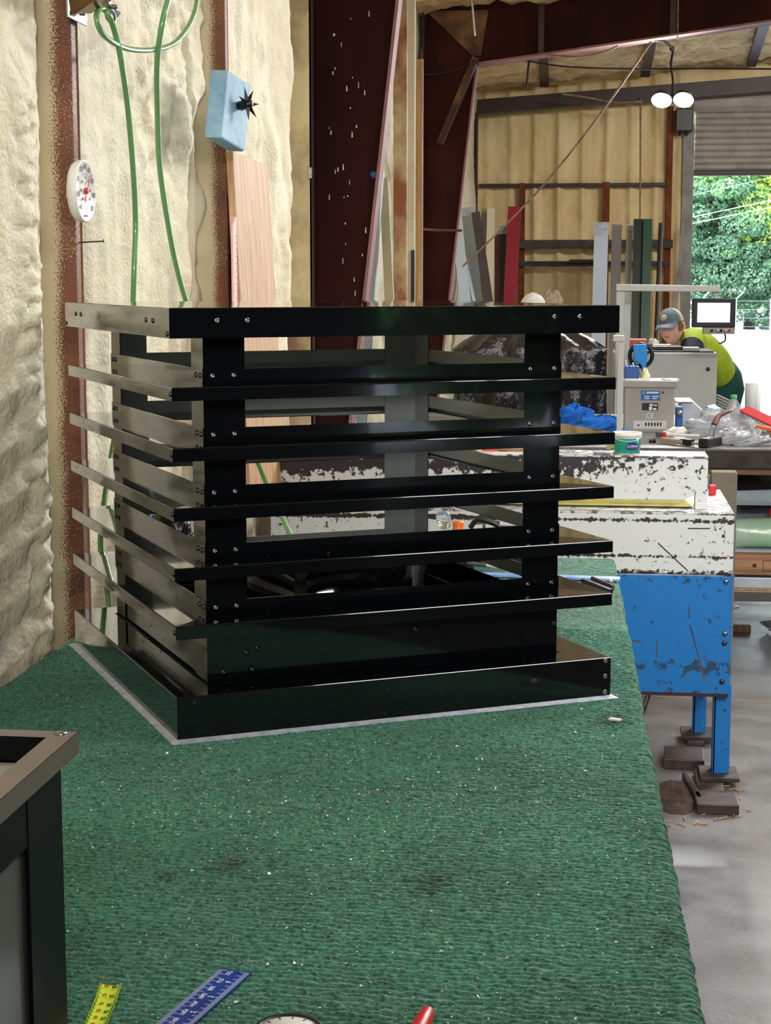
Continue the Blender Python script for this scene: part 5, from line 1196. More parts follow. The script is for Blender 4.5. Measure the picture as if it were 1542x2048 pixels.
mb = MB(); q = P(1480, 1256, Z=.02); mb.box(q.x-.06, q.x+.05, q.y, q.y+.04, 0, .03); tag(mb.build('wood_offcut', M['wood_light'], bevel=.003), 'short pale wood offcut on the floor behind the blue machine', 'offcut')
mb = MB(); q = [P(1518, 1243, Z=.05), P(1545, 1240, Z=.12), P(1560, 1262, Z=.03), P(1536, 1262, Z=.01)]; mb.prism(q, (0, .02, -.004)); tag(mb.build('plastic_scrap', M['clear_wrap']), 'grey scrap of plastic on the floor under the bench', 'scrap')
mb = MB(); q = P(1541, 1022, Y=7.5); mb.box(q.x-.005, q.x+.05, 7.48, 7.52, P(1541, 1034, Y=7.5).z, P(1541, 1018, Y=7.5).z); tag(mb.build('red_clip', M['red_plastic'], bevel=.004), 'red clip at the right edge above the green bundle', 'clip')

# ---- on the bench
def onb(u, v): return P(u, v, Z=ZBn)
# bucket of wipes on the clamp beam
bc = P(1254, 913, Y=yb+.12); br = 27*(yb+.12)*1.0/FPX*1.0; bz = zt1+.006
t = thing('wipes_tub', 'white and teal tub with lettering standing on the chipped white beam', 'tub', (bc.x, yb+.12, bz))
cc = Vector((bc.x, yb+.12, bz)); hh = P(1254, 864, Y=yb+.12).z - bz
mb = MB(); mb.lathe([(0, 0), (br*.92, 0), (br*.95, .002), (br*.97, hh*.74)], cc, n=40); mb.build('label_band', M['teal'], t)
mb = MB(); mb.lathe([(br*.97, hh*.72), (br*.98, hh*.8), (br*1.03, hh*.8), (br*1.05, hh*.88), (br*1.05, hh), (br*.99, hh), (br*.97, hh*.9), (0, hh*.86)], cc, n=40); mb.build('lid', M['white_plastic'], t)
mb = MB(); mb.add([cc+Vector((math.sin(a)*br*.985, -math.cos(a)*br*.985, z)) for a, z in ((.1, hh*.76), (.7, hh*.76), (1.0, hh*.76), (.95, hh*.5))], [(0, 1, 2, 3)]); mb.build('label_flash', M['white_plastic'], t)
fwd = Vector((math.sin(.35), -math.cos(.35), 0)); rr = Vector((math.cos(.35), math.sin(.35), 0))
mb = MB(); ce_ = cc+fwd*(br*1.03)+Vector((0, 0, hh*.34))
mb.add([ce_+rr*.022*math.cos(k*math.pi/12)+Vector((0, 0, .0125*math.sin(k*math.pi/12))) for k in range(24)], [tuple(range(24))]); o = mb.build('emblem', M['purple'], t)
text('lettering', 'CLOROX', t, ce_+fwd*.0015, rr, (0, 0, 1), .0092, M['white_ink'])
mb = MB(); mb.tube([cc+Vector((br*1.03*math.cos(a), -br*1.03*math.sin(a)*.98, hh*.86-.018*math.sin(a))) for a in [math.pi*i/14 for i in range(15)]], .0012, 5); mb.build('handle', M['white_plastic'], t)
mb = MB(); q = P(1218, 905, Y=yb+.2); mb.box(q.x-.008, q.x+.006, yb+.19, yb+.2, zt1+.006, P(1218, 880, Y=yb+.2).z); tag(mb.build('yellow_gauge', M['yellow_paint']), 'thin yellow upright gauge left of the wipes tub', 'gauge')
mb = MB(); mb.box(P(1187, 918, Y=yb+.05).x, P(1221, 918, Y=yb+.05).x, yb+.01, yb+.06, zt1+.006, zt1+.014); tag(mb.build('metal_plate', M['zinc'], bevel=.002), 'small metal plate lying on the chipped white beam', 'plate')
# orange box and pale wood behind the vent
a = onb(905, 905); t = thing('orange_box', 'bright orange carton with a green and white mark, seen through the louvres', 'box', P(960, 915, Y=yb+.1))
yo = yb+.1; zo = zt1+.0065
mb = MB(); l_, r_ = P(925, 900, Y=yo).x, P(996, 900, Y=yo).x; mb.box(l_, r_, yo, yo+.06, zo, P(960, 880, Y=yo).z); mb.build('carton', M['orange_card'], t, bevel=.002)
q = P(958, 906, Y=yo-.0015); mb = MB(); mb.lathe([(0, 0), (.014, 0), (.014, .001), (0, .001)], q, (0, -1, 0), 16); mb.build('round_mark', M['white_plastic'], t)
mb = MB(); mb.lathe([(0, .001), (.008, .001), (.008, .002), (0, .002)], q, (0, -1, 0), 12); mb.build('green_mark', M['teal'], t)
mb = MB(); l_, r_ = P(1000, 905, Y=yo).x, P(1070, 905, Y=yo).x; mb.box(l_, r_, yo, yo+.06, zo, P(1000, 889, Y=yo).z); tag(mb.build('wood_board', M['wood_pine'], bevel=.002), 'short pine board on the chipped white beam right of the orange carton', 'board')
# tarpaulin covered machine
Yt = 9.6
def tarp():
    n = 90; u = np.linspace(0, 1, 150); z = np.linspace(0, 1, 60)
    x0_, x1_ = P(880, 700, Y=Yt).x, P(1232, 700, Y=Yt).x; zt_ = P(1100, 645, Y=Yt).z
    U, Zz = np.meshgrid(u, z, indexing='ij')
    an = U*2*math.pi
    cx_ = (x0_+x1_)/2; hw = (x1_-x0_)/2; hd = .34
    sq = 1/np.maximum(np.abs(np.cos(an)), np.abs(np.sin(an)))
    sq = np.minimum(sq, 1.22)
    rz = np.clip((1-Zz)/.12, 0, 1)**.45
    fold = 1 + (fbm(U*34, Zz*4.5, 5, 4)-.46)*.30 + .07*np.abs(np.sin(U*50+Zz*5+5*fbm(U*12, Zz*5, 8, 3)))
    X = cx_+hw*np.cos(an)*sq*.82*rz*fold*(1.06-.08*Zz); Y_ = Yt+.36+hd*np.sin(an)*sq*.82*rz*fold
    Z = .02+Zz*(zt_-.02) + .03*(fbm(X*6, Y_*6, 15, 3)-.4)*(Zz > .86)
    return npmesh('black_tarp', X, Y_, Z, M['tarp'])
tag(tarp(), 'shiny black plastic sheeting draped over something bulky behind the vent', 'plastic cover')
crumple('white_bundle', (P(1066, 611, Y=9.9).x, 9.9, P(1066, 634, Y=9.9).z), .085, .07, .135, M['paper'], 'white wrapped bundle lying on top of the black plastic cover, just above the vent lid', 'bundle', 44, amp=.1)
crumple('crumpled_paper', (P(1102, 600, Y=10.0).x, 10.0, P(1102, 632, Y=10).z), .075, .06, .13, M['card'], 'brown crumpled paper beside the white roll above the vent lid', 'paper', 40, amp=.4)
# blue rag
crumple('blue_rag', (onb(1150, 852).x, onb(1150, 852).y, ZBn), .10, .07, .088, M['blue_rag'], 'bright blue rag heaped on the bench right of the vent, the higher heap', 'rag', 7, amp=.45)
crumple('blue_rag', (onb(1200, 860).x, onb(1200, 862).y-.02, ZBn), .115, .075, .065, M['blue_rag'], 'bright blue rag heaped on the bench, the lower one trailing to the right', 'rag', 17, amp=.5)
# CE box
Yc = 7.85
a = P(1248, 858, Y=Yc); b = P(1349, 775, Y=Yc)
t = thing('control_box', 'grey steel control box with a blue plate on the far bench', 'control box', ((a.x+b.x)/2, Yc, ZBn))
mb = MB(); mb.box(a.x, b.x, Yc, Yc+.2, ZBn, b.z); mb.build('housing', M['machine_grey_warm'], t, bevel=.003)
l0 = P(1244, 775, Y=Yc-.01); l1 = P(1356, 762, Y=Yc-.01); mb = MB(); mb.box(l0.x, l1.x, Yc-.012, Yc+.22, l0.z, l1.z); mb.build('lid', M['machine_grey_warm'], t, bevel=.004)
def flat(name, u0, v0, u1, v1, y, m, parent): 
    p, q = P(u0, v0, Y=y), P(u1, v1, Y=y); mb = MB(); mb.box(min(p.x, q.x), max(p.x, q.x), y, y+.001, min(p.z, q.z), max(p.z, q.z)); return mb.build(name, m, parent)
flat('blue_plate', 1282, 781, 1320, 801, Yc-.0015, M['label_blue'], t)
for (u0, v0, u1, v1) in ((1293, 783.5, 1317, 787), (1289, 792, 1299, 794), (1289, 796, 1299, 798), (1304, 792, 1318, 794), (1305, 796, 1314, 798)):
    flat('print_line', u0, v0, u1, v1, Yc-.003, M['white_ink'], t)
q = P(1287.5, 785.5, Y=Yc-.002); mb = MB(); mb.lathe([(.0055, 0), (.0055, .001), (.004, .001), (.004, 0)], q, (0, -1, 0), 16); mb.build('round_mark', M['white_ink'], t)
q = P(1326, 785, Y=Yc-.001); mb = MB(); mb.lathe([(0, 0), (.006, 0), (.006, .001), (0, .001)], q, (0, -1, 0), 12); mb.build('red_dot', M['red_ink'], t)
flat('black_plate', 1284, 806, 1316, 821, Yc-.0015, M['black_ink'], t)
for r in ((1299, 808, 1306, 812), (1298, 813, 1304, 820), (1308, 809, 1314, 812), (1306, 816, 1313, 820)): flat('print_block', *r, Yc-.003, M['white_ink'], t)
text('lettering', 'CE', t, P(1299.5, 831.5, Y=Yc-.002), (1, 0, 0), (0, 0, 1), .031, M['white_ink'])
flat('wiring_plate', 1267, 841, 1333, 858, Yc-.0015, M['arm_white'], t)
for k in range(6): flat('wiring_mark', 1290+6*k, 845, 1293+6*k, 852, Yc-.003, M['black_ink'], t)
flat('wiring_mark', 1275, 849, 1279, 852, Yc-.003, M['black_ink'], t)
crumple('lint', (P(1340, 762, Y=Yc+.05).x, Yc+.06, l1.z), .035, .03, .008, M['paper'], 'white lint lying on the lid of the grey control box', 'lint', 9, n=14, amp=.6)
# motor / blue valve beside
t = thing('blue_valve', 'blue valve block beside the grey control box', 'valve', P(1358, 856, Y=8.0))
mb = MB(); a = P(1351, 856, Y=8.0); b = P(1366, 814, Y=8.0); mb.box(a.x, b.x, 8.0, 8.06, ZBn, b.z); mb.build('body', M['blue_bin'], t, bevel=.006)
mb = MB(); q = P(1359, 826, Y=7.99); mb.lathe([(0, 0), (.013, 0), (.013, .02), (0, .02)], q, (0, -1, 0), 12); mb.build('cap', M['zinc'], t)
mb = MB(); q = P(1352, 812, Y=8.03); mb.lathe([(0, -.01), (.006, -.008), (.006, .01), (0, .015)], q, n=10); mb.build('knob', M['white_plastic'], t)
# short post with a cap, and tall boom
t = thing('short_post', 'light grey square post with a cap, just right of the vent', 'post', P(1240, 850, Y=7.6))
a = P(1233, 850, Y=7.6); b = P(1248, 676, Y=7.6); mb = MB(); mb.box(a.x, b.x, 7.6, 7.635, ZBn, b.z); mb.build('upright', M['arm_white'], t, bevel=.002)
a = P(1226, 683, Y=7.59); b = P(1249, 671, Y=7.59); mb = MB(); mb.box(a.x, b.x, 7.59, 7.645, a.z, b.z); mb.build('cap', M['arm_white'], t, bevel=.003)
YA = 10.3
t = thing('monitor_boom', 'light grey boom arm reaching right, carrying the monitor', 'boom arm', P(1240, 800, Y=YA))
a = P(1233, 573, Y=YA); b = P(1247, 700, Y=YA); mb = MB(); mb.box(a.x, b.x, YA, YA+.05, 0, a.z); mb.build('upright', M['arm_white'], t, bevel=.003)
a = P(1249, 585, Y=YA+.1); b = P(1259, 700, Y=YA+.1); mb = MB(); mb.box(a.x, b.x, YA+.1, YA+.14, 0, a.z); mb.build('rear_upright', M['machine_grey'], t, bevel=.003)
a = P(1232, 582, Y=YA); b = P(1441, 570, Y=YA); zl = P(1232, 568, Y=YA).z; zr0 = P(1441, 584, Y=YA).z; zr1 = P(1441, 572, Y=YA).z
mb = MB(); mb.hexa([(a.x, YA-.01, a.z), (b.x, YA-.01, zr0), (b.x, YA+.06, zr0), (a.x, YA+.06, a.z), (a.x, YA-.01, zl), (b.x, YA-.01, zr1), (b.x, YA+.06, zr1), (a.x, YA+.06, zl)]); mb.build('arm', M['arm_white'], t, bevel=.004)
q = P(1431, 585, Y=YA); mb = MB(); mb.lathe([(.016, .01), (.022, -.01), (.014, -.02), (.014, -.05), (.02, -.055)], (q.x, YA+.025, q.z), n=14); mb.build('swivel', M['arm_white'], t)
t = thing('monitor', 'black framed monitor with a glowing white screen above the worker', 'monitor', P(1428, 655, Y=YA))
a = P(1384, 655, Y=YA-.03); b = P(1472, 597, Y=YA-.03); mb = MB(); mb.box(a.x, b.x, YA-.03, YA+.05, a.z, b.z); mb.build('frame', M['black_plastic'], t, bevel=.006)
a = P(1394.5, 644.5, Y=YA-.032); b = P(1460.5, 606, Y=YA-.032); mb = MB(); mb.box(a.x, b.x, YA-.034, YA-.0305, a.z, b.z); mb.build('screen', M['screen'], t, bevel=.002)
a = P(1406, 668, Y=YA-.03); b = P(1470, 655.5, Y=YA-.03); mb = MB(); mb.box(a.x, b.x, YA-.035, YA+.04, a.z, b.z); mb.build('button_panel', M['machine_grey_warm'], t, bevel=.002)
for u, m in ((1436, 'arm_white'), (1442, 'black_plastic'), (1451, 'arm_white'), (1459, 'red_plastic'), (1424, 'black_plastic')):
    q = P(u, 661, Y=YA-.036); mb = MB(); mb.lathe([(.008, 0), (.008, .008), (.005, .012), (0, .012)], q, (0, -1, 0), 12); mb.build('button', M[m], t)
mb = MB(); mb.tube(smooth_path([P(1450, 668, Y=YA), P(1451, 678, Y=YA), P(1447, 684, Y=YA), P(1438, 687, Y=YA)]), .005, 6); mb.build('cable', M['cable'], t)

# the grey machine the worker leans on
Yg = 10.45
a = P(1297, 850, Y=Yg); b = P(1435, 706, Y=Yg)
t = thing('machine_cabinet', 'pale grey machine cabinet with a round lock, before the worker', 'machine cabinet', ((a.x+b.x)/2, Yg+.3, 0))
GX0, GX1, GZ = a.x, b.x, b.z
mb = MB(); mb.box(GX0-.22, GX1, Yg, Yg+.48, .0, GZ); mb.build('housing', M['machine_grey'], t, bevel=.006)
mb = MB(); mb.box(GX0-.05, GX1-.03, Yg-.008, Yg, .3, GZ-.03); mb.build('door', M['machine_grey'], t, bevel=.003)
mb = MB(); mb.lathe([(.012, 0), (.012, .004), (0, .005)], P(1416, 738, Y=Yg-.009), (0, -1, 0), 14); mb.build('lock', M['steel_plate'], t)
mb = MB(); mb.box(GX0-.2, GX1-.02, Yg+.02, Yg+.46, GZ, GZ+.01); mb.build('top_plate', M['steel_dark'], t)
mb = MB(); mb.box(GX0-.2, GX1-.02, Yg+.48, Yg+1.1, GZ-.32, GZ-.17); mb.build('work_bed', M['machine_grey'], t, bevel=.006)
mb = MB(); mb.box(GX0-.1, GX0+.1, Yg+.6, Yg+.9, 0, GZ-.32); mb.build('bed_pedestal', M['machine_grey'], t)
for k in range(5):
    mb = MB(); p = P(1434, 790+6*k, Y=Yg+.2); q = P(1462, 803+6*k, Y=Yg+.05); mb.bar(p, q, .008, .01, side=(0, 0, 1)); mb.build('guard_slat', M['machine_grey'], t)
mb = MB(); a = P(1303, 703, Y=Yg+.12); b = P(1364, 693, Y=Yg+.12); mb.box(a.x, b.x, Yg+.12, Yg+.35, GZ+.01, b.z); tag(mb.build('black_tray', M['black_plastic'], bevel=.004), 'shallow black tray on top of the machine cabinet', 'tray')
mb = MB(); a = P(1304, 696, Y=Yg+.2); zt2 = P(1330, 693, Y=Yg+.12).z; mb.box(P(1306, 690, Y=Yg+.2).x, P(1342, 690, Y=Yg+.2).x, Yg+.16, Yg+.33, zt2, zt2+.008); tag(mb.build('paper_sheet', M['paper']), 'white sheet of paper on the black tray', 'paper')
crumple('paper_wad', (P(1306, 684, Y=Yg+.3).x, Yg+.3, zt2+.008), .03, .03, .03, M['paper'], 'small white paper wad on the black tray', 'paper', 22, n=14, amp=.5)
mb = MB(); a = P(1366, 703, Y=Yg+.05); b = P(1399, 699, Y=Yg+.05); mb.box(a.x, b.x, Yg+.04, Yg+.2, GZ+.01, GZ+.03); tag(mb.build('notebook', M['arm_white'], bevel=.002), 'pale notebook on the cabinet under the worker\'s elbow', 'notebook')
mb = MB(); mb.box(GX0-.2, P(1294, 685, Y=Yg+.4).x, Yg+.4, Yg+.6, GZ+.01, P(1280, 679, Y=Yg+.4).z); tag(mb.build('red_folder', mat('red_folder', srgb(214, 110, 104), .6), bevel=.004), 'faded red folder box behind the handwheel', 'box')
# handwheel with blue clamp, pen bin
Yh = 10.2
t = thing('handwheel', 'black handwheel at the left end of the machine cabinet', 'handwheel', P(1283, 712, Y=Yh))
c = P(1282, 711, Y=Yh); rw = 22*Yh/FPX
mb = MB(); mb.tube([c+Vector((math.cos(a)*rw, .0, math.sin(a)*rw)) for a in [i*math.pi/16 for i in range(33)]], .012, 8); mb.build('rim', M['black_plastic'], t)
for k in range(3):
    a = k*2.094+.4; mb = MB(); mb.tube([c, c+Vector((math.cos(a)*rw, 0, math.sin(a)*rw))], .008, 6); mb.build('spoke', M['black_plastic'], t)
mb = MB(); mb.lathe([(0, -.02), (.02, -.02), (.02, .03), (0, .03)], c, (0, 1, 0), 14); mb.build('hub', M['steel_plate'], t)
mb = MB(); mb.tube([c, c+Vector((0, .25, 0))], .012, 8); mb.build('axle', M['steel_plate'], t)
t = MB(); y_ = Yh-.06; t.prism([P(1266, 689, Y=y_), P(1294, 688, Y=y_), P(1295, 716, Y=y_), P(1291, 742, Y=y_), P(1285, 742, Y=y_), P(1282, 730, Y=y_), P(1267, 720, Y=y_)], (0, .045, 0)); tag(t.build('blue_clamp', M['blue_plastic'], bevel=.006), 'bright blue plastic clamp hanging in front of the handwheel', 'clamp')
Yp = 7.95
zl2 = l1.z
t = thing('pen_bin', 'dark blue bin of pens on the grey control box', 'bin', P(1264, 760, Y=Yp))
a = P(1249, 757, Y=Yp); b = P(1279, 733, Y=Yp); mb = MB(); mb.box(a.x, b.x, Yp, Yp+.08, zl2, b.z); mb.build('bin', M['blue_bin'], t, bevel=.004)
for k, (u0, u1, v1) in enumerate(((1256, 1251, 720), (1262, 1257, 721), (1268, 1266, 725), (1273, 1272, 726))):
    mb = MB(); mb.tube([P(u0, 745, Y=Yp+.04), P(u1, v1, Y=Yp+.04)], .004, 6); mb.build('pen', [M['white_plastic'], M['blue_bin']][k % 2], t)
mb = MB(); mb.tube([P(1284, 756, Y=Yp+.02), P(1277, 735, Y=Yp+.02)], .004, 6); tag(mb.build('marker', M['wood_light']), 'thin pale stick leaning on the dark blue pen bin', 'stick')
crumple('tape_wad', (P(1291, 758, Y=Yp).x, Yp, zl2), .019, .018, .04, mat('tape_wad', srgb(226, 222, 180), .7), 'yellow-white wad beside the pen bin on the control box', 'wad', 31, n=16, amp=.6)
mb = MB(); a = P(1250, 762, Y=Yp-.06); mb.box(a.x, a.x+.11, Yp-.07, Yp-.02, zl2, zl2+.004); tag(mb.build('paper_slip', M['paper']), 'white paper slip on the control box lid before the pen bin', 'paper')
# grey gearbox behind valve
t = thing('grey_duct', 'pale grey sloping metal cover right of the blue valve', 'machine cover', P(1390, 850, Y=8.3))
mb = MB(); y_ = 8.2; mb.prism([P(1364, 858, Y=y_), P(1362, 806, Y=y_), P(1388, 805, Y=y_), P(1410, 826, Y=y_), P(1412, 858, Y=y_)], (0, .25, 0)); mb.build('cover', M['sheet_metal'], t, bevel=.005)
mb = MB(); mb.box(P(1352, 810, Y=y_).x, P(1386, 810, Y=y_).x, y_-.01, y_+.26, P(1380, 805, Y=y_).z, P(1380, 803, Y=y_).z); mb.build('rim', M['zinc'], t)
mb = MB(); p = [P(1412, 812, Y=8.6), P(1428, 808, Y=8.6), P(1450, 822, Y=8.3), P(1432, 824, Y=8.3)]; mb.prism(p, (0, 0, ZBn-p[2].z-.0)); tag(mb.build('slate_block', M['blue_bin']), 'slate blue block with a tilted top behind the paper cup', 'block')
# cup, bottle, paper rolls, wrap, red strip
q = onb(1419, 858); hq = P(1419, 824, Y=q.y).z-ZBn
t = thing('paper_cup', 'white paper cup on the far bench', 'cup', q)
mb = MB(); mb.lathe([(0, 0), (.022, 0), (.031, hq-.003), (.033, hq), (.029, hq), (.021, .004), (0, .004)], q, n=24); mb.build('cup', M['paper'], t)
q = onb(1466, 856); hb = P(1466, 789, Y=q.y).z-ZBn
t = thing('drink_bottle', 'clear bottle with a green cap and orange drink', 'bottle', q)
rb = .031; mb = MB(); mb.lathe([(0, 0), (rb*.9, 0), (rb, .006), (rb, hb*.58), (rb*.92, hb*.7), (rb*.5, hb*.83), (rb*.42, hb*.88)], q, n=24); mb.build('bottle', M['clear'], t)
mb = MB(); mb.lathe([(0, .004), (rb*.88, .004), (rb*.9, hb*.45), (0, hb*.45)], q, n=20); mb.build('drink', mat('drink', srgb(226, 150, 50), .3), t)
mb = MB(); mb.lathe([(rb*1.02, hb*.28), (rb*1.02, hb*.52)], q, n=24); mb.build('label', mat('bottle_label', srgb(232, 176, 90), .5, col2=srgb(190, 60, 40), scale=26), t)
mb = MB(); mb.lathe([(rb*.5, hb*.87), (rb*.5, hb*.99), (0, hb)], q, n=18); mb.build('cap', mat('cap_green', srgb(60, 160, 90), .4), t)
q = onb(1501, 838); hq = P(1503, 766, Y=q.y).z-ZBn
cyl('paper_roll', q, .031, hq, M['arm_white'], 'upright pale grey paper roll, the nearer and wider of two', 'roll')
q2 = q+Vector((.035, .06, 0)); cyl('paper_roll', q2, .018, hq*.93, M['paper'], 'thin white paper roll behind the wider grey one', 'roll')
q = onb(1450, 880); crumple('plastic_wrap', (q.x, q.y+.25, ZBn), .16, .13, .10, M['clear_wrap'], 'heap of crumpled clear plastic wrap on the far bench', 'plastic wrap', 50, n=44, amp=.5)
q = onb(1500, 890); crumple('plastic_wrap', (q.x, q.y+.06, ZBn), .13, .10, .05, M['clear_wrap'], 'flatter crumpled plastic wrap at the right of the bench front', 'plastic wrap', 54, n=40, amp=.6)
q = onb(1385, 868); crumple('white_rag', (q.x, q.y, ZBn), .10, .05, .028, M['paper'], 'crumpled white paper beside the hammers on the bench', 'paper', 58, n=26, amp=.6)
t = MB(); a = P(1488, 818, Y=7.7); b = P(1545, 845, Y=7.45); t.bar(a, b+(b-a)*2, .045, .012, side=(0, 1, .35)); tag(t.build('red_strip', M['red_plastic'], bevel=.003), 'red plastic strip leaning across the bench at the right edge', 'strip')
t = MB(); a = P(1512, 852, Y=7.35); b = P(1560, 862, Y=7.35); t.bar(a, b, .05, .012, side=(0, 1, 0)); tag(t.build('orange_strip', M['orange_card'], bevel=.002), 'orange strip under the red one at the right edge', 'strip')
t = MB(); a = onb(1515, 882); t.box(a.x, a.x+.2, a.y, a.y+.06, ZBn, ZBn+.05); tag(t.build('wood_block', M['card'], bevel=.003), 'tan block at the right edge of the bench', 'block')
def stick(name, pts, lab, cat, parts):
    t = thing(name, lab, cat, pts[0]); 
    for n_, a, b, w, h, m in parts: mb = MB(); mb.bar(a, b, w, h, side=(0, 1, 0)); mb.build(n_, m, t, bevel=.003)
    return t
zk = ZBn+.016
pp = lambda u, v, dz=.016: P(u, v, Z=ZBn+dz)
t = stick('hammer', [pp(1380, 882)], 'hammer with a pale wooden handle and black grip lying on the bench', 'hammer', [('handle', pp(1323, 879), pp(1366, 884), .022, .018, M['card']), ('grip', pp(1364, 883), pp(1384, 885), .034, .026, M['black_plastic']), ('neck', pp(1384, 886), pp(1408, 888), .014, .012, M['zinc'])])
mb = MB(); a = pp(1406, 887, .02); b = pp(1435, 881, .02); mb.bar(a, b, .045, .04, side=(0, 1, 0)); mb.build('head', M['black_plastic'], t, bevel=.006)
t = stick('scraper', [pp(1350, 868)], 'tool with a red collared handle lying behind the hammer', 'hand tool', [('handle', pp(1312, 869), pp(1324, 869), .03, .022, M['steel_plate']), ('collar', pp(1324, 869), pp(1332, 869), .026, .02, M['red_plastic']), ('shaft', pp(1332, 869), pp(1398, 872), .014, .01, M['white_plastic'])])
a = pp(1420, 876, .03); b = P(1428, 850, Y=a.y+.0); c = P(1440, 830, Y=a.y+.04); d = P(1463, 822, Y=a.y+.05)
t = thing('claw_bar', 'rusty claw of a pry bar rising from the heap on the bench', 'pry bar', a)
mb = MB(); mb.bar(a, b, .03, .022, side=(0, 1, 0)); mb.build('shaft', M['zinc'], t, bevel=.004)
mb = MB(); mb.tube([b, c*.5+b*.5+Vector((.0, 0, .006)), c, d], [.014, .013, .011, .004], 8); mb.build('claw', mat('claw', srgb(120, 74, 66), .5), t)
mb = MB(); a = pp(1298, 882, .008); b = pp(1310, 882, .008); mb.tube([a, b], .007, 8); mb.lathe([(0, -.004), (.011, -.004), (.011, .004), (0, .004)], b, (1, 0, 0), 10); tag(mb.build('socket_bit', M['black_plastic']), 'tiny black bit lying alone on the bench left of the hammer', 'bit')
# louvre-gap extras by the wall
q = P(510, 712, Y=5.9); t = MB(); t.lathe([(0, 0), (.05, 0), (.05, .12), (.03, .15), (0, .152)], P(507, 712, Y=5.95)-Vector((0, 0, .06)), n=18); tag(t.build('grey_canister', M['panel_grey']), 'grey canister by the wall seen through the top louvre gap', 'canister')
t = MB(); t.box(P(480, 700, Y=6.0).x, P(497, 700, Y=6.0).x, 6.0, 6.1, 0, P(490, 682, Y=6).z); tag(t.build('red_cylinder_stand', mat('dark_red', srgb(130, 24, 40), .5)), 'dark red stand by the wall seen through the top louvre gap', 'stand')
t = MB(); zc9 = P(510, 742, Y=5.95).z; t.box(P(498, 712, Y=5.9).x-.06, P(560, 712, Y=5.9).x, 5.86, 6.08, 0, zc9+.06); tag(t.build('wall_cabinet', M['card'], bevel=.004), 'tan cabinet by the wall under the grey canister', 'cabinet')

# ================================================================== WORKER
YPn = 11.5
def pt(u, v, y): return P(u, v, Y=y)
def skinned(name, verts, edges, radii, m, parent=None, sub=2, root=0):
    me = bpy.data.meshes.new(name); me.from_pydata([tuple(v) for v in verts], edges, [])
    o = bpy.data.objects.new(name+'_tmp', me); COL.objects.link(o)
    sk = o.modifiers.new('skin', 'SKIN'); sk.use_smooth_shade = True; sk.use_x_symmetry = False
    for i, r in enumerate(radii):
        s = me.skin_vertices[0].data[i]; s.radius = r if isinstance(r, tuple) else (r, r); s.use_root = (i == root)
    o.modifiers.new('sub', 'SUBSURF').levels = sub; o.modifiers['sub'].render_levels = sub
    dg = bpy.context.evaluated_depsgraph_get(); dg.update()
    nm = bpy.data.meshes.new_from_object(o.evaluated_get(dg)); nm.name = name
    bpy.data.objects.remove(o)
    nm.materials.clear(); nm.materials.append(m)
    for p in nm.polygons: p.use_smooth = True
    inv = ROOT[parent.name].inverted() if parent else Matrix(); nm.transform(inv)
    n = bpy.data.objects.new(name, nm); COL.objects.link(n)
    if parent: n.parent = parent; ROOT[n.name] = ROOT[parent.name]
    return n
head = pt(1343, 655, YPn)
hipC = pt(1441, 766, YPn+.46)
neck = pt(1362, 672, YPn+.10)
chest = pt(1392, 700, YPn+.20); belly = pt(1428, 738, YPn+.36)
shN = pt(1386, 680, YPn+.03); shF = pt(1372, 690, YPn+.36)
elN = pt(1380, 722, YPn-.14)
haN = Vector((elN.x-.2, elN.y-.06, GZ-.13))
elF = shF+Vector((-.16, -.02, -.24)); elF.z = min(elF.z, GZ-.08); haF = Vector((elF.x-.14, elF.y-.14, GZ-.13))
w = thing('person', 'worker in a lime shirt, green trousers and grey cap bending over the machine cabinet', 'person', (hipC.x, hipC.y+.05, 0))
kneeA = Vector((hipC.x+.01, hipC.y-.05, .50)); kneeB = kneeA+Vector((.06, .26, 0)); ankA = Vector((hipC.x+.04, hipC.y+.0, .09)); ankB = ankA+Vector((.05, .28, 0))
hA = hipC+Vector((-.02, -.08, -.05)); hB = hipC+Vector((.04, .12, -.05))
V_ = [hipC, belly, chest, neck, shN, elN, haN, shF, elF, haF, hA, kneeA, ankA, hB, kneeB, ankB, ankA+Vector((-.14, -.05, -.06)), ankB+Vector((-.14, -.05, -.06)), neck*.5+head*.5]
E_ = [(0, 1), (1, 2), (2, 3), (2, 4), (4, 5), (5, 6), (2, 7), (7, 8), (8, 9), (0, 10), (10, 11), (11, 12), (0, 13), (13, 14), (14, 15), (12, 16), (15, 17), (3, 18)]
R_ = [.10, .105, .11, .055, .06, .042, .026, .06, .042, .026, .085, .058, .04, .085, .058, .04, .03, .03, .05]
skinned('body', V_, E_, R_, M['skin'], w)
# head with a face: front toward the viewer's left and a little down
fd = Vector((-.46, -.88, -.06)).normalized(); hu = Vector((-.24, -.12, 1)); hu = (hu-fd*hu.dot(fd)).normalized(); hr = fd.cross(hu).normalized()
n1, n2 = 32, 24
a = np.linspace(0, 2*math.pi, n1+1); b = np.linspace(0, math.pi, n2)
Aa, Bb = np.meshgrid(a, b, indexing='ij')
fx = np.sin(Bb)*np.cos(Aa); fy = np.sin(Bb)*np.sin(Aa); fz = np.cos(Bb)       # fx forward, fy right, fz up
jaw = np.clip(-fz, 0, 1)
lx = .098*fx*(1-.1*jaw) + .012*jaw*(fx > 0); ly = .076*fy*(1-.30*jaw**1.4); lz = .116*fz
g = lambda y0_, z0_, s1, s2: np.exp(-((ly-y0_)/s1)**2-((lz-z0_)/s2)**2)*(fx > .1)
lx = lx + .026*g(0, -.018, .012, .018) + .012*g(0, .004, .008, .022) + .008*g(0, .026, .04, .01) - .010*g(.03, .010, .014, .010) - .010*g(-.03, .010, .014, .010) + .009*g(0, -.052, .02, .008) + .012*g(0, -.092, .022, .016)
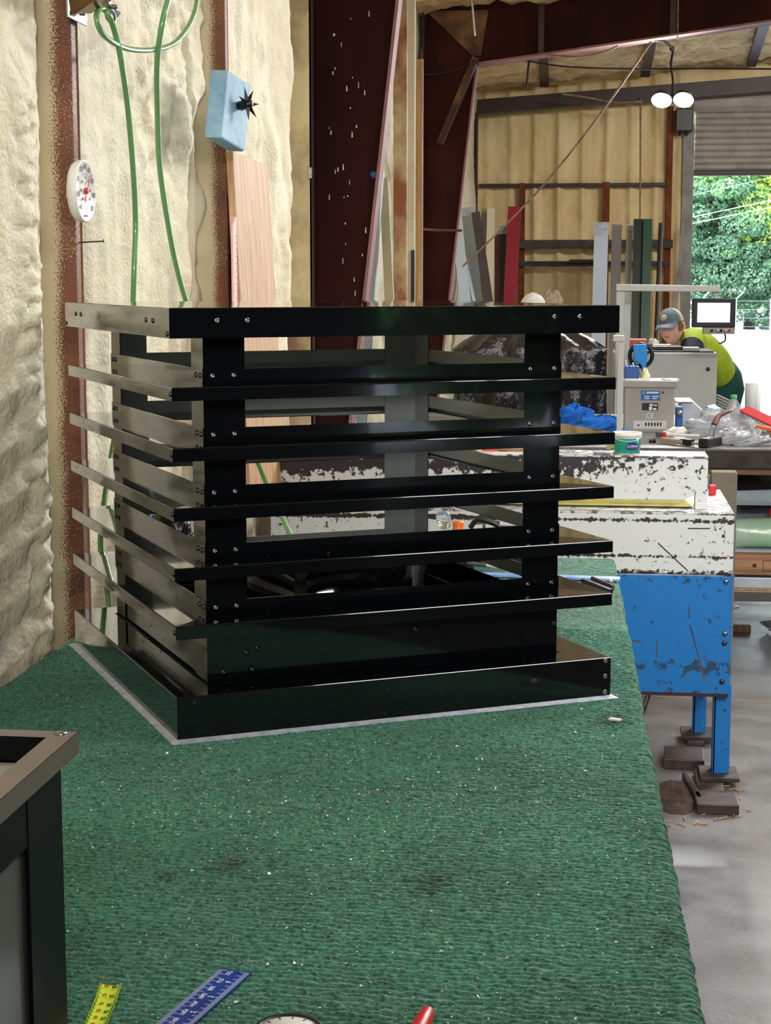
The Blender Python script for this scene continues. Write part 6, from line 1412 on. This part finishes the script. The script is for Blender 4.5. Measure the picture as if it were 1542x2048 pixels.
Hx = head.x+fd.x*lx+hr.x*ly+hu.x*lz; Hy = head.y+fd.y*lx+hr.y*ly+hu.y*lz; Hz = head.z+fd.z*lx+hr.z*ly+hu.z*lz
npmesh('head', Hx, Hy, Hz, M['skin'], w)
hp_ = lambda f_, r_, u_: head+fd*f_+hr*r_+hu*u_
for sg in (-1, 1):
    mb = MB(); mb.lathe([(0, -.009), (.007, -.006), (.010, 0), (.007, .006), (0, .009)], hp_(.083, .030*sg, .010), fd, 12); mb.build('eye', M['white_plastic'], w)
    mb = MB(); mb.lathe([(0, 0), (.0045, 0), (0, .002)], hp_(.0915, .030*sg, .010), fd, 10); mb.build('pupil', M['black_ink'], w)
    mb = MB(); mb.bar(hp_(.094, .016*sg, .026), hp_(.086, .046*sg, .026), .006, .006, side=tuple(hu)); mb.build('eyebrow', M['hair'], w)
    mb = MB(); c = hp_(-.005, .074*sg, -.005); mb.tube([c+hu*.03, c+hu*.02-fd*.014+hr*sg*.008, c-hu*.005-fd*.014+hr*sg*.01, c-hu*.028], [.007, .01, .010, .006], 8); mb.build('ear', M['skin'], w)
mb = MB(); mb.bar(hp_(.094, -.018, -.055), hp_(.094, .018, -.055), .009, .006, side=tuple(hu)); mb.build('mouth', M['lips'], w, bevel=.003)
# hair under the cap at the back and sides
hm = (fx < .35) & (fz > -.35)
mb = MB(); rows = []
for i in range(17):
    an = R(65)+R(230)*i/16; row = []
    for j in range(5):
        z_ = .045-.075*j/4; rr_ = math.sqrt(max(0, 1-(z_/.118)**2)); row.append(hp_(.1015*rr_*math.cos(an), .0795*rr_*math.sin(an), z_))
    rows.append(row)
mb.sheet(rows); mb.build('hair', M['hair'], w)
# cap: crown, mesh back, bill, badge
def capgrid(a0, a1, grow, z0, name, m):
    mb = MB(); rows = []
    for i in range(19):
        an = R(a0)+R(a1-a0)*i/18; row = []
        for j in range(9):
            th = R(90-88*j/8); row.append(hp_((.104+grow)*math.cos(an)*math.sin(th)*(1.0), (.084+grow)*math.sin(an)*math.sin(th), z0+(.098)*math.cos(th)))
        rows.append(row)
    mb.sheet(rows); return mb.build(name, m, w)
capgrid(-78, 78, .002, .034, 'cap_front', M['cap_grey']); capgrid(78, 282, .0, .034, 'cap_mesh_back', M['cap_mesh'])
mb = MB(); rows = []
for i in range(13):
    an = R(-62)+R(124)*i/12; e0 = hp_(.106*math.cos(an), .086*math.sin(an), .036); e1 = hp_(.106*math.cos(an)+.058*math.cos(an)**.6 if math.cos(an) > 0 else .1, .086*math.sin(an)*1.02, .036-.022-.02*abs(math.sin(an)))
    rows.append([e0, e0*.5+e1*.5+hu*.004, e1])
mb.sheet(rows); mb.sheet([[p-hu*.005 for p in r] for r in rows]); mb.build('cap_bill', M['cap_bill'], w)
mb = MB(); mb.lathe([(0, 0), (.024, 0), (.022, .004), (0, .005)], hp_(.098, .0, .072), (fd*.9+hu*.45), 18); mb.build('cap_badge', M['cap_mesh'], w)
# hands: palm and five fingers each
for nm, wr, dr in (('near', haN, Vector((-1, .1, -.05))), ('far', haF, Vector((-.7, -.7, -.1)))):
    dr = dr.normalized(); sd = Vector((0, 0, 1)).cross(dr).normalized(); up_ = Vector((0, 0, 1))
    vs = [wr, wr+dr*.07]; es = [(0, 1)]; rs = [(.026, .018), (.036, .014)]
    for k, ln_ in enumerate((.062, .075, .082, .072)):
        o_ = (k-1.5)*.018; n_ = len(vs); vs += [wr+dr*.08+sd*o_, wr+dr*(.08+ln_*.5)+sd*o_*1.1+up_*.006, wr+dr*(.08+ln_)+sd*o_*1.1-up_*.012]; es += [(1, n_), (n_, n_+1), (n_+1, n_+2)]; rs += [.0095, .0085, .007]
    n_ = len(vs); vs += [wr+dr*.03+sd*.035, wr+dr*.065+sd*.055]; es += [(0, n_), (n_, n_+1)]; rs += [.012, .009]
    skinned('hand', vs, es, rs, M['skin'], w, sub=1)
# clothes follow the body
mb = MB()
mb.tube(smooth_path([hipC*.45+belly*.55, belly*.8+chest*.2, chest, neck*.75+chest*.25, neck*.97+chest*.03], 5), [.136, .138, .141, .144, .146, .149, .151, .152, .152, .150, .146, .150, .136, .118, .100, .086, .076, .070, .066, .063, .060], 20)
for sh_, el_, f_ in ((shN, elN, .42), (shF, elF, .5)):
    mb.tube([chest*.35+sh_*.65, sh_, sh_*(1-f_)+el_*f_], [.088, .086, .074], 14)
mb.build('shirt', M['shirt'], w)
mb = MB(); mb.tube([shN*.72+elN*.28, shN*.5+elN*.5, elN*.9+shN*.1], [.079, .077, .070], 14); mb.build('navy_sleeve', M['navy'], w)
mb = MB()
mb.tube([hipC*.32+belly*.68, hipC*.75+belly*.25, hipC+Vector((.01, .0, -.06)), hipC+Vector((.015, .01, -.15))], [.145, .160, .158, .13], 20)
for hh_, kn_, an_ in ((hA, kneeA, ankA), (hB, kneeB, ankB)):
    mb.tube([hh_+Vector((0, 0, .04)), hh_*.5+kn_*.5, kn_, an_+Vector((0, 0, .02))], [.115, .10, .085, .07], 14)
mb.build('trousers', M['trousers'], w)
for an in (ankA, ankB):
    mb = MB(); c = an+Vector((-.06, -.02, -.055)); mb.hexa([c+Vector(p) for p in ((-.15, -.045, -.033), (.1, -.045, -.033), (.1, .045, -.033), (-.15, .045, -.033), (-.12, -.035, .01), (.09, -.04, .05), (.09, .04, .05), (-.12, .035, .01))]); mb.build('boot', M['black_plastic'], w, bevel=.015)
